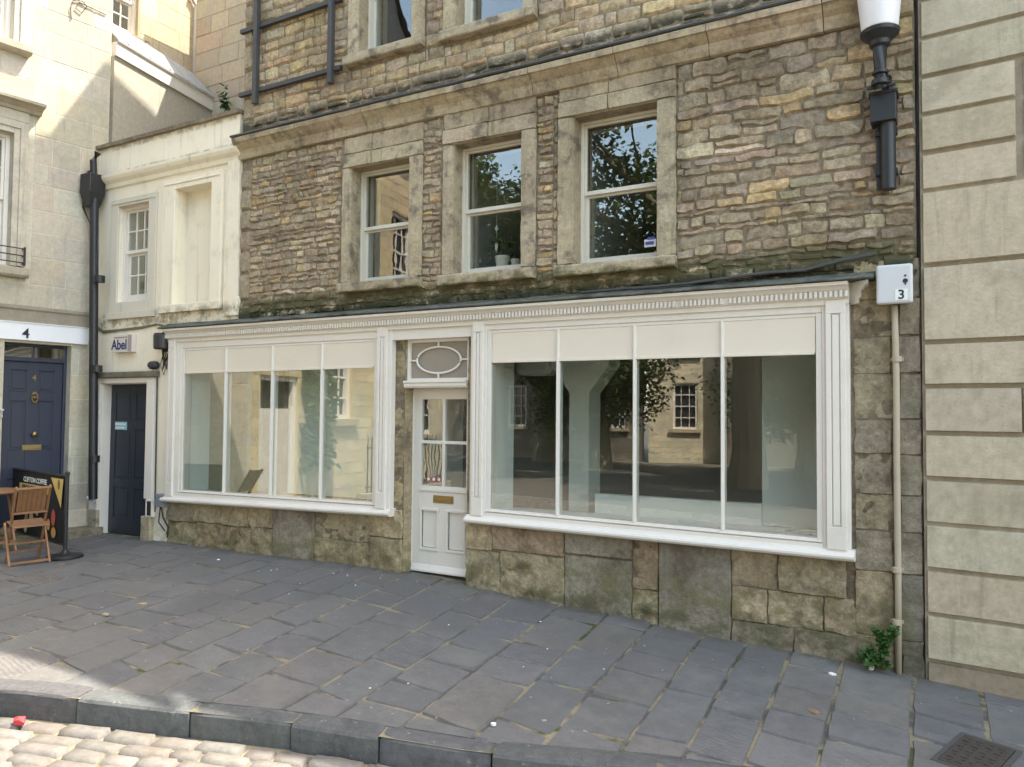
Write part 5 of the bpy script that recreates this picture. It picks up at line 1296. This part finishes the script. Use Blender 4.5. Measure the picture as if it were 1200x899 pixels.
mb = MB(); mb.tube([(hx, .28, W2[3] - .1), (hx, .28, hz + .04)], .002, 4); mb.lathe([(0, -.04), (.022, 0), (0, .04)], (hx, .28, hz), 6); mb.tube([(hx, .28, hz - .04), (hx, .28, hz - .10)], .002, 4); mb.lathe([(0, -.08), (.016, -.03), (.018, 0), (0, .03)], (hx, .28, hz - .17), 6)
single(mb, 'hanging_ornament', [plain('clear crystal', (.6, .62, .62), .1, 0, .8)], 'small glass ornament hanging inside the middle upper window', 'ornament')

# ================================================================ cafe corner at the left
br = thing('cafe_barrier', 'black cafe barrier banner with gold lettering and a yellow pennant, on a round based post', 'barrier', tuple(G(76, 653))); o0 = br.location.copy()
gz0 = o0.z
ztop = None
d_ = ray(77, 556); t_ = ((o0.x - CAM.x) * FW.x + (o0.y - CAM.y) * FW.y) / (d_.x * FW.x + d_.y * FW.y); ztop = (CAM + d_ * t_).z - gz0
d_ = ray(8, 546); tz = (ztop + gz0 + .0 - CAM.z) / d_.z; LPp = CAM + d_ * tz - o0; print('barrier', o0, ztop, LPp)
LPp.z = 0
lim = 2.0
if LPp.length > lim * 1.3 or LPp.length < .8: LPp = LPp.normalized() * lim
for q in (V((0, 0, 0)), LPp):
    mb = MB(); mb.lathe([(.022, .03), (.022, ztop)], q, 14); pst = mb.build('post', [MT['black']], br)
    mb = MB(); mb.lathe([(0, 0), (.19, 0), (.19, .018), (.17, .03), (.05, .05), (.035, .07), (.025, .09)], q, 28); mb.build('base', [MT['black']], pst)
    mb = MB(); mb.lathe([(.026, 0), (.03, .01), (.022, .03), (0, .034)], q + V((0, 0, ztop)), 12); mb.build('finial', [MT['black'] if q.length < .01 else MT['meter']], pst)
u = LPp.normalized(); ln_ = LPp.length; nrm = V((u.y, -u.x, 0));
if nrm.dot(CAM - o0) < 0: nrm = -nrm
ang = math.atan2(-u.y, -u.x)               # banner's own x axis runs from the far left post to the near right one
bn = MB(); n = 16
def bp(s_, z): w_ = .012 * sin(s_ * 9) * sin(z * 3); return (LPp + (-u) * s_ + nrm * w_) + V((0, 0, z))
bz0, bz1 = .14, ztop - .03
vs = [bp(.03 + (ln_ - .06) * i / n, bz0 + (bz1 - bz0) * j / 6) for j in range(7) for i in range(n + 1)]
N_ = len(vs); vs += [v - nrm * .006 for v in vs]
fs = [(j * (n + 1) + i, j * (n + 1) + i + 1, (j + 1) * (n + 1) + i + 1, (j + 1) * (n + 1) + i) for j in range(6) for i in range(n)]
bn.add(vs, fs + [tuple(q + N_ for q in reversed(f)) for f in fs]); ban = bn.build('banner', [plain('black banner cloth', (.022, .022, .024), .8, 0, .2, .2)], br, smooth=True)
mb = MB(); mb.tube([LPp + V((0, 0, ztop - .02)), V((0, 0, ztop - .02))], .012, 8); mb.build('rail', [MT['black']], br); mb = MB(); mb.tube([LPp + V((0, 0, .13)), V((0, 0, .13))], .009, 8); mb.build('rail', [MT['black']], br)
def onb(s_, z, off=.016): return LPp - u * s_ + nrm * off + V((0, 0, z))
rot = (R(90), 0, ang)
tz_ = ztop - .13
text('lettering', 'CLIFTON COFFEE', .085, MT['pale'], br, onb(1.03, tz_), rot, .001, bold=True, sx=1.12)
mb = MB(); h_ = .04
q = [onb(.52, tz_ - .14), onb(1.46, tz_ - .14), onb(1.46, tz_ - .05), onb(.52, tz_ - .05)]
mb.add(q + [a - nrm * .002 for a in q], [(0, 1, 2, 3), (7, 6, 5, 4), (0, 4, 5, 1), (1, 5, 6, 2), (2, 6, 7, 3), (3, 7, 4, 0)]); mb.build('gold_strip', [MT['gold']], br)
text('lettering', 'SPECIALITY ROASTER', .072, MT['ink'], br, onb(.99, tz_ - .095, .018), rot, .001, bold=True, sx=1.08)
mb = MB(); q = [onb(ln_ - .43, tz_ + .07), onb(ln_ - .07, tz_ + .07), onb(ln_ - .12, tz_ - .26)]
mb.add(q + [a - nrm * .002 for a in q], [(2, 1, 0), (3, 4, 5), (0, 1, 4, 3), (1, 2, 5, 4), (2, 0, 3, 5)]); mb.build('pennant', [plain('yellow print', (.60, .45, .15), .6)], br)
mb = MB(); c_ = onb(ln_ - .19, tz_ - .0, .018); mb.add([c_ + (-u) * (.035 * cos(2 * pi * k / 14)) + V((0, 0, .06 * sin(2 * pi * k / 14))) for k in range(14)], [tuple(range(14))]); mb.build('emblem', [plain('olive print', (.16, .13, .04), .6)], br)
for k in range(13):                                   # bright fruit shapes printed along the lower part of the banner
    mb = MB(); c_ = onb(ln_ - .25 - rng.uniform(0, 1.1), rng.uniform(.22, .52), .017); r_ = rng.uniform(.03, .07)
    e_ = rng.uniform(.6, 1.7); mb.add([c_ + (-u) * (r_ * cos(2 * pi * j / 12)) + V((0, 0, r_ * e_ * sin(2 * pi * j / 12))) for j in range(12)], [tuple(range(12))])
    mb.build('printed_shape', [plain('fruit print', pick([(2, (.42, .08, .06)), (2, (.50, .28, .08)), (1, (.45, .42, .32)), (1, (.12, .2, .06))]), .7)], br)

# folding slatted chair
r1, r2 = G(12, 665), G(57, 659); f2 = G(40, 654)
side = (r1 - r2).normalized(); fwd = (f2 - r2); fwd -= side * fwd.dot(side); fwd = fwd.normalized(); cw_ = (r1 - r2).length; print('chair', r1, r2, f2, cw_, (f2 - r2).length)
cen = (r1 + r2) / 2
ch = thing('folding_chair', 'slatted wooden folding chair standing in front of the black barrier', 'chair', tuple(cen)); Wc = min(max(cw_, .38), .46)
def c3(a, b, z): return tuple(side * a + fwd * b + V((0, 0, z)))    # a across, b forward, z up
upv = tuple(fwd)
lg = (lambda a, b, nm, w=.022, h=.036: (lambda m_: m_.build(nm, [MT['timber']], ch, bevel=.004))((lambda m_: m_.beam(a, b, w, h, upv))(MB())))
Dp = .40
for s_ in (-1, 1):
    a = s_ * Wc / 2; lg(c3(a, 0, 0.0), c3(a, Dp - .02, .43), 'leg'); ai = s_ * (Wc / 2 - .03); lg(c3(ai, Dp + .02, 0), c3(ai, -.09, .86), 'leg')
for (a, b, z) in ((1, 0.02, .03), (0, Dp * .48, .22), (2, Dp - .02, .10)):
    w_ = Wc / 2 - (.03 if a == 2 else .0); mb = MB(); mb.beam(c3(-w_, b, z), c3(w_, b, z), .022, .034, upv); mb.build('stretcher', [MT['timber']], ch, bevel=.003)
mb = MB()
for k in range(7): b = -.02 + k * .066; mb.beam(c3(-Wc / 2 + .02, b, .445 - .02 * (1 - k / 7)), c3(Wc / 2 - .02, b, .445 - .02 * (1 - k / 7)), .018, .056, upv)
mb.build('seat', [MT['timber']], ch, bevel=.004)
mb = MB(); t0 = .86; sl = lambda z: Dp + .02 - (Dp + .11) * z / .86
mb.beam(c3(-Wc / 2 + .02, sl(.84), .84), c3(Wc / 2 - .02, sl(.84), .84), .024, .05, upv); mb.beam(c3(-Wc / 2 + .02, sl(.56), .56), c3(Wc / 2 - .02, sl(.56), .56), .024, .045, upv)
for k in range(6): a = -Wc / 2 + .075 + k * (Wc - .15) / 5; mb.beam(c3(a, sl(.56), .56), c3(a, sl(.84), .84), .045, .014, upv)
mb.build('backrest', [MT['timber']], ch, bevel=.004)

# table
tg = cen + fwd * .95 + side * .12; tg.z = zp(tg.x, tg.y)
d_ = ray(29, 573); t_ = (tg.z + .73 - CAM.z) / d_.z; edge = CAM + d_ * t_; print('table edge', edge, tg)
tc = edge + side * .36 + fwd * .05; tc.z = zp(tc.x, tc.y)
tb = thing('cafe_table', 'round wooden folding cafe table at the left edge of the picture', 'table', tuple(tc))
mb = MB(); mb.lathe([(0, .705), (.345, .705), (.36, .712), (.36, .728), (.35, .735), (0, .735)], (0, 0, 0), 40); mb.build('tabletop', [MT['timber']], tb, bevel=.002)
for s_ in (-1, 1):
    for k in (-1, 1):
        mb = MB(); mb.beam(tuple(side * (k * .26) + fwd * (s_ * .24)), tuple(side * (k * .22) - fwd * (s_ * .22) + V((0, 0, .705))), .025, .04, upv); mb.build('leg', [MT['timber']], tb, bevel=.003)
    mb = MB(); mb.beam(tuple(side * -.26 + fwd * (s_ * .2) + V((0, 0, .12))), tuple(side * .26 + fwd * (s_ * .2) + V((0, 0, .12))), .02, .034); mb.build('stretcher', [MT['timber']], tb)

# ================================================================ on the ground
dc = G(1145, 886); a, b = G(1093, 873), G(1205, 882)
dv = thing('drain_cover', 'rusty cast iron drain cover set in the flagstones at the bottom right', 'drain cover', tuple(dc), math.atan2(b.y - a.y, b.x - a.x))
mb = MB(); w_, h_ = .23, .13
mb.box(-w_, w_, -h_, h_, -.02, .006); 
for k in range(9):
    for j in range(4):
        mb.box(-w_ + .035 + k * .046, -w_ + .035 + k * .046 + (.034 if (k + j) % 2 else .014), -h_ + .035 + j * .058, -h_ + .035 + j * .058 + (.014 if (k + j) % 2 else .034), .006, .011)
mb.build('cover', [plain('rusty iron', (.06, .052, .045), .7, .2, .4, .4, 30, .4)], dv, bevel=.002)
mb = MB()
for (x0_, x1_, y0_, y1_) in ((-w_ - .03, w_ + .03, -h_ - .03, -h_ - .004), (-w_ - .03, w_ + .03, h_ + .004, h_ + .03), (-w_ - .03, -w_ - .004, -h_ - .004, h_ + .004), (w_ + .004, w_ + .03, -h_ - .004, h_ + .004)): mb.box(x0_, x1_, y0_, y1_, -.02, .005)
mb.build('frame', [MT['lead']], dv, bevel=.002)
dv.rotation_euler = (Vector(((base(dc.x - .3) - base(dc.x + .3)) / .6, -FALL, 1)).to_track_quat('Z', 'Y').to_matrix() @ Matrix.Rotation(dv.rotation_euler.z, 3, 'Z')).to_euler(); dv.location.z += .002
def scrap(name, px, py, size, mat, label, cat, road=False, h=.012):
    p = G(px, py, -.12 if road else 0.0) if not road else None
    if road:
        d = ray(px, py); q = V((0, 0, 0)); z = -.3
        for _ in range(20):
            q = CAM + d * ((z - CAM.z) / d.z); z = zp(q.x, yk(q.x)) - KH + .01
        p = q
    mb = MB(); n = 9; vs = []
    for k in range(n):
        a = 2 * pi * k / n; r_ = size * rng.uniform(.6, 1.1); vs.append((r_ * cos(a), r_ * .7 * sin(a), rng.uniform(.3, 1) * h))
    vs.append((0, 0, h * 1.3)); vs += [(x * .95, y * .95, -.004) for x, y, z in vs[:n]]
    mb.add(vs, [(k, (k + 1) % n, n) for k in range(n)] + [(k, n + 1 + k, n + 1 + (k + 1) % n, (k + 1) % n) for k in range(n)])
    o = mb.build(name, [mat]); o.location = (p.x, p.y, p.z + .004); tag(o, label, cat)
scrap('litter', 22, 848, .055, plain('red wrapper', (.50, .05, .06), .4), 'crumpled red wrapper lying on the sunlit cobbles', 'litter', True, .03)
scrap('paper_scrap', 256, 657, .025, MT['pale'], 'white paper scrap on the pavement below the left shop window', 'litter')
scrap('paper_scrap', 578, 850, .022, MT['pale'], 'tiny white scrap on the flagstones near the kerb', 'litter')
scrap('paper_scrap', 975, 791, .03, MT['pale'], 'white scrap lying on the flagstones left of the green weed', 'litter')
scrap('pebble', 1021, 785, .022, plain('pale pebble', (.5, .47, .4), .8), 'pale pebble at the foot of the green weed', 'pebble', h=.03)
scrap('dry_leaf', 955, 836, .05, plain('dry leaf', (.25, .16, .10), .8), 'dry brown leaf on the flagstones near the bottom right', 'leaf')
scrap('dry_leaf', 167, 709, .06, plain('yellow dry leaf', (.36, .28, .15), .8), 'yellowish dry leaf on the flagstones at the left', 'leaf')
scrap('dry_leaf', 124, 721, .04, plain('straw leaf', (.36, .30, .2), .8), 'small straw coloured leaf left of the larger dry leaf on the flagstones', 'leaf')

# paint crumbs and grit scattered on the flags below the left window
mb = MB(); r_ = random.Random(5)
for k in range(26):
    px_, py_ = (r_.gauss(365, 40), r_.gauss(678, 8)) if k < 18 else (r_.uniform(240, 900), r_.uniform(690, 840))
    p = G(px_, max(py_, 664)); s_ = r_.uniform(.005, .012)
    if p.y > -.1 or p.y < yk(p.x) + .2: continue
    vs = [(p.x + s_ * cos(a) * r_.uniform(.6, 1.2), p.y + s_ * sin(a) * r_.uniform(.6, 1.2), p.z + .004) for a in (0, 1.2, 2.5, 3.8, 5)]
    mb.add(vs + [(p.x, p.y, p.z + .009)], [(i, (i + 1) % 5, 5) for i in range(5)])
tag(mb.build('paint_crumbs', [MT['pale']]), 'scatter of tiny white crumbs on the flagstones below the left shop window', None, None, 'stuff')
# ================================================================ the far side of the square (seen only in the glass)
OP = Plane((-4.0, -11.5), 180)                       # faces the shop; local x runs towards -x
def townhouse(name, label, loc, rz, wd, ht, col, rows, cols, w=1.0, h=1.9, gable=0.0, door=None, mat='ashlar', z00=1.5):
    t = thing(name, label, 'building', (loc[0], loc[1], -.5), R(rz))
    hs = []
    for r in range(rows):
        for c in range(cols):
            cx = wd * (c + .5) / cols + (.28 if door else 0); z0 = z00 + r * 3.1
            if door and r == 0 and abs(cx - door - .55) < 1.1: continue
            hs.append((cx - w / 2, cx + w / 2, z0, z0 + h - .25 * (r == 2)))
    if door: hs.append((door, door + 1.1, .35, 2.75))
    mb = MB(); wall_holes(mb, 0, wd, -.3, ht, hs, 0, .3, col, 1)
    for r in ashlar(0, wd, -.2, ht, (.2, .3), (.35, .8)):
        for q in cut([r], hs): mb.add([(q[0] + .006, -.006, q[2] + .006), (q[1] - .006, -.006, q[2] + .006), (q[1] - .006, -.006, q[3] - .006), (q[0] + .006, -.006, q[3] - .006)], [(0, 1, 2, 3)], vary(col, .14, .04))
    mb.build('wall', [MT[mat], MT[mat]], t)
    for k, o in enumerate(hs):
        m2 = MB(); x0, x1, z0, z1 = o; isd = door and k == len(hs) - 1
        m2.box(x0, x0 + .09, .06, .16, z0, z1); m2.box(x1 - .09, x1, .06, .16, z0, z1); m2.box(x0, x1, .061, .16, z0, z0 + .09); m2.box(x0, x1, .061, .16, z1 - .09, z1)
        if isd: m2.box(x0 + .09, x1 - .09, .08, .14, z0, z1 - .6)
        else:
            for j in (1, 2): m2.box(x0 + (x1 - x0) * j / 3 - .015, x0 + (x1 - x0) * j / 3 + .015, .10, .13, z0, z1)
            for j in (1, 2, 3): m2.box(x0, x1, .10, .131, z0 + (z1 - z0) * j / 4 - .02, z0 + (z1 - z0) * j / 4 + .02)
        f = m2.build('door' if isd else 'window', [MT['white']], t)
        m2 = MB(); m2.box(x0 + .05, x1 - .05, .17, .18, z0, z1); m2.build('pane', [MT['darkglass']], f)
        if not isd: m2 = MB(); m2.box(x0 - .15, x1 + .15, -.12, .02, z0 - .14, z0 - .002, (.42, .37, .28)); m2.build('sill', [MT['ashlar']], f)
    m2 = MB(); m2.prism([(.3, ht - .45), (-.08, ht - .45), (-.12, ht - .3), (-.3, ht - .2), (-.32, ht), (.3, ht)], -.1, wd + .1, (.45, .4, .3)); m2.build('cornice', [MT['ashlar']], t)
    m2 = MB()
    if gable: m2.slab([(0, ht), (wd, ht), (wd * .5, ht + gable)], .0, .3, (.42, .36, .26)); m2.add([(-.1, -.1, ht), (wd / 2, -.1, ht + gable + .1), (wd / 2, 8, ht + gable + .1), (-.1, 8, ht), (wd + .1, -.1, ht), (wd + .1, 8, ht)], [(0, 1, 2, 3), (1, 4, 5, 2)])
    else: m2.box(0, wd, .3, 8, ht - .3, ht)
    m2.build('roof', [MT['lead']], t)
    return t, hs
MT['darkglass'] = plain('dark window glass', (.03, .035, .04), .05, 0, .6, .05)
HON = (.60, .50, .33)
# local x runs from right to left as seen from the shop
_o = LH_P.o + LH_P.x * -9.16 + LH_P.x * .01
ta, ha = townhouse('honey_townhouse', 'honey stone townhouse next to number four, mirrored in the left shop window', (_o.x, _o.y), 82, 5.85, 9.6, HON, 3, 3, .95, 1.75, 3.4, 4.55, z00=1.95)
tb_, hb = townhouse('pale_townhouse', 'pale stone townhouse on the far corner of the square, mirrored in the shop door', (-8.76, -12.5), 165, 6.0, 10.5, (.60, .54, .42), 3, 3, 1.1, 2.0)
tc_, hc = townhouse('sunlit_house', 'sunlit house beyond the tree on the far side of the square', (-3.6, -25.5), 165, 3.0, 11, (.60, .54, .42), 3, 1)
td_, hd_ = townhouse('far_terrace', 'backdrop terrace with shade put into its dark wall colour on the far right side of the square behind the photographer', (11, -24.5), 180, 14.4, 10, (.20, .175, .14), 3, 6)  # added backdrop, its wall colour darkened in place of shade
te_, he_ = townhouse('shade_coloured_terrace', 'backdrop terrace with shade put into its dark wall colour on the far left side of the square, seen in the right shop window', (-6.9, -25), 180, 17, 9, (.17, .15, .12), 3, 7)  # same backdrop on the left, shade put into the dark wall colour
# ivy on the honey house
iv = thing('ivy', 'ivy climbing the honey townhouse, mirrored in the left shop window', 'climber', tuple(LH_P.o + LH_P.x * -5.05 - LH_P.y * .05)); ls = MB()
for k in range(1300): z = rng.uniform(.5, 7); leaf(ls, (rng.uniform(-.02, .18), rng.uniform(-.45, .45) * (1 - z / 11), z), (1, rng.uniform(-1, 1), rng.uniform(-1, .5)), (1, 0, 1), .16, .13, vary((.8, .8, .8), .3))
ls.build('foliage', [MT['weed']], iv)
# railings
rl = thing('iron_railings', 'black iron railings in front of the honey townhouse, mirrored in the left shop window', 'railings', tuple(LH_P.o + LH_P.x * -7.8 - LH_P.y * .5 + Vector((0, 0, -.35))), R(82)); mb = MB()
for k in range(20): x = -1.55 + k * .16; mb.tube([(x, 0, .25), (x, 0, 1.35), (x, 0, 1.47)], [.014, .014, .002], 6)
mb.box(-1.6, 1.55, -.015, .015, 1.18, 1.21); mb.box(-1.6, 1.55, -.014, .014, .36, .39); mb.build('bars', [MT['black']], rl)
mb = MB(); mb.box(-1.7, 1.7, -.12, .12, -.1, .25, (.42, .37, .27)); mb.build('kerb_wall', [MT['ashlar']], rl)

# great plane trees in the square, behind the photographer
MT['bark'] = stone_mat('plane bark', lo=.6, hi=1.3, bump=.6); MT['treeleaf'] = leaf_mat('plane leaf', (.075, .105, .028))
def tree(name, label, loc, crown, nl, seed, grp):
    r_ = random.Random(seed); t = thing(name, label, 'tree', loc, 0, grp); tr = MB(); ls = MB(); tips = []
    H = crown[2]
    tr.tube([(0, 0, -.3), (.05, 0, 1), (0, .1, 2.6), (.1, .1, H * .6)], [.62, .45, .40, .34], 12, (.2, .18, .13))
    for k in range(9):
        a = 2 * pi * k / 9 + r_.uniform(-.3, .3); rr = r_.uniform(.5, .95); e = V((crown[0] + cos(a) * crown[3] * rr, crown[1] + sin(a) * crown[3] * rr, H + r_.uniform(-.4, .7) * crown[4]))
        s_ = V((.1, .1, H * r_.uniform(.42, .6))); m_ = s_.lerp(e, .5) + V((0, 0, r_.uniform(0, .8))); tr.tube([s_, m_, e], [.22, .13, .04], 8, (.2, .18, .13)); tips += [m_, e, m_.lerp(e, .5)]
        for j in range(3):
            e2 = m_.lerp(e, r_.uniform(.2, .9)) + V((r_.uniform(-1.4, 1.4), r_.uniform(-1.4, 1.4), r_.uniform(-.4, 1.4))); tr.tube([m_.lerp(e, .3), e2], [.07, .02], 6, (.2, .18, .13)); tips.append(e2)
    tr.build('trunk', [MT['bark']], t)
    cl = [(q, r_.uniform(.7, 1.3)) for q in tips]
    for k in range(int(nl * 1.5)):
        c, cr = r_.choice(cl); d = V((r_.gauss(0, 1), r_.gauss(0, 1), r_.gauss(0, .75))); d = d.normalized() * cr * r_.random() ** .45
        leaf(ls, c + d, (r_.uniform(-1, 1), r_.uniform(-1, 1), r_.uniform(-.8, .3)), (r_.uniform(-.5, .5), r_.uniform(-.5, .5), 1), r_.uniform(.12, .20), r_.uniform(.10, .15), vary((1, 1, 1), .35, .1))
    ls.build('crown', [MT['treeleaf']], t)
tree('plane_tree', 'spreading plane tree in the middle of the square behind the photographer', (-.4, -15.5, -.4), (-1.1, 0, 8.2, 4.6, 2.8), 16000, 3, 'plane trees in the square')
tree('plane_tree', 'second plane tree further right in the square behind the photographer', (4.8, -16.5, -.5), (0, 0, 8.6, 4.6, 2.6), 13000, 11, 'plane trees in the square')
tree('plane_tree', 'third plane tree nearer the shop side of the square', (4.4, -11.0, -.5), (-2.6, -.5, 8.6, 3.2, 2.0), 10000, 21, 'plane trees in the square')

tree('plane_tree', 'tall tree at the left edge of the square, mirrored in the middle upper window', (-8.4, -15.2, -.4), (0, 0, 8.4, 3.0, 2.4), 13000, 51, 'plane trees in the square')
for q_, (x_, lb) in enumerate(((-6.8, 'broad bush on the far left of the square'), (.6, 'broad bush behind the trunk of the middle plane tree'))): tree('bush', lb + ', mirrored in the right shop window', (x_, -20, -.5), (0, 0, 2.9, 2.4, 2.3), 8000, 60 + q_, 'bushes in the square')
tree('plane_tree', 'low dense tree added as a dark backdrop on the far left side of the square', (-10.5, -23, -.4), (0, 0, 5.4, 4.6, 3.2), 8000, 33, 'plane trees in the square')  # added to hide bright sky behind the mirrored square
tree('plane_tree', 'low dense tree added as a dark backdrop on the far side of the square beyond the others', (2.5, -26, -.5), (0, 0, 5.6, 4.8, 3.4), 8000, 41, 'plane trees in the square')  # also added as dark backdrop for the mirrored view
# ================================================================ light
K, M_ = 1.2, 2.7
sd = V((K, 1, M_)).normalized(); el = math.asin(sd.z); az = math.atan2(sd.x, sd.y)
su = bpy.data.lights.new('sun', 'SUN'); su.energy = SUN; su.angle = R(.53); su.color = (1, .91, .78)
so = bpy.data.objects.new('sun', su); COL.objects.link(so); so.rotation_euler = (-sd).to_track_quat('-Z', 'Y').to_euler(); so.location = (10, 10, 25)
w = bpy.data.worlds.new('World'); sc.world = w; w.use_nodes = True; nt = w.node_tree; nt.nodes.clear()
sk_ = nt.nodes.new('ShaderNodeTexSky'); sk_.sky_type = 'NISHITA'; sk_.sun_disc = False; sk_.sun_elevation = el; sk_.sun_rotation = az; sk_.air_density = 1.0; sk_.dust_density = 1.6; sk_.ozone_density = 1.0
bg = nt.nodes.new('ShaderNodeBackground'); bg.inputs[1].default_value = SKY; ow = nt.nodes.new('ShaderNodeOutputWorld'); mxs = nt.nodes.new('ShaderNodeMix'); mxs.data_type = 'RGBA'; mxs.blend_type = 'MULTIPLY'; mxs.inputs[0].default_value = 1; mxs.inputs[7].default_value = (1.15, 1.0, .79, 1); nt.links.new(sk_.outputs[0], mxs.inputs[6]); nt.links.new(mxs.outputs[2], bg.inputs[0]); nt.links.new(bg.outputs[0], ow.inputs[0])
sc.view_settings.view_transform = 'Standard'; sc.view_settings.look = 'None'; sc.view_settings.exposure = EXPO; sc.view_settings.gamma = 1; sc.view_settings.use_curve_mapping = False
sc.render.engine = 'CYCLES'; sc.cycles.max_bounces = 7; sc.cycles.diffuse_bounces = 4; sc.cycles.glossy_bounces = 4; sc.cycles.transparent_max_bounces = 16; sc.cycles.use_denoising = True
sc.cycles.caustics_reflective = False; sc.cycles.caustics_refractive = False
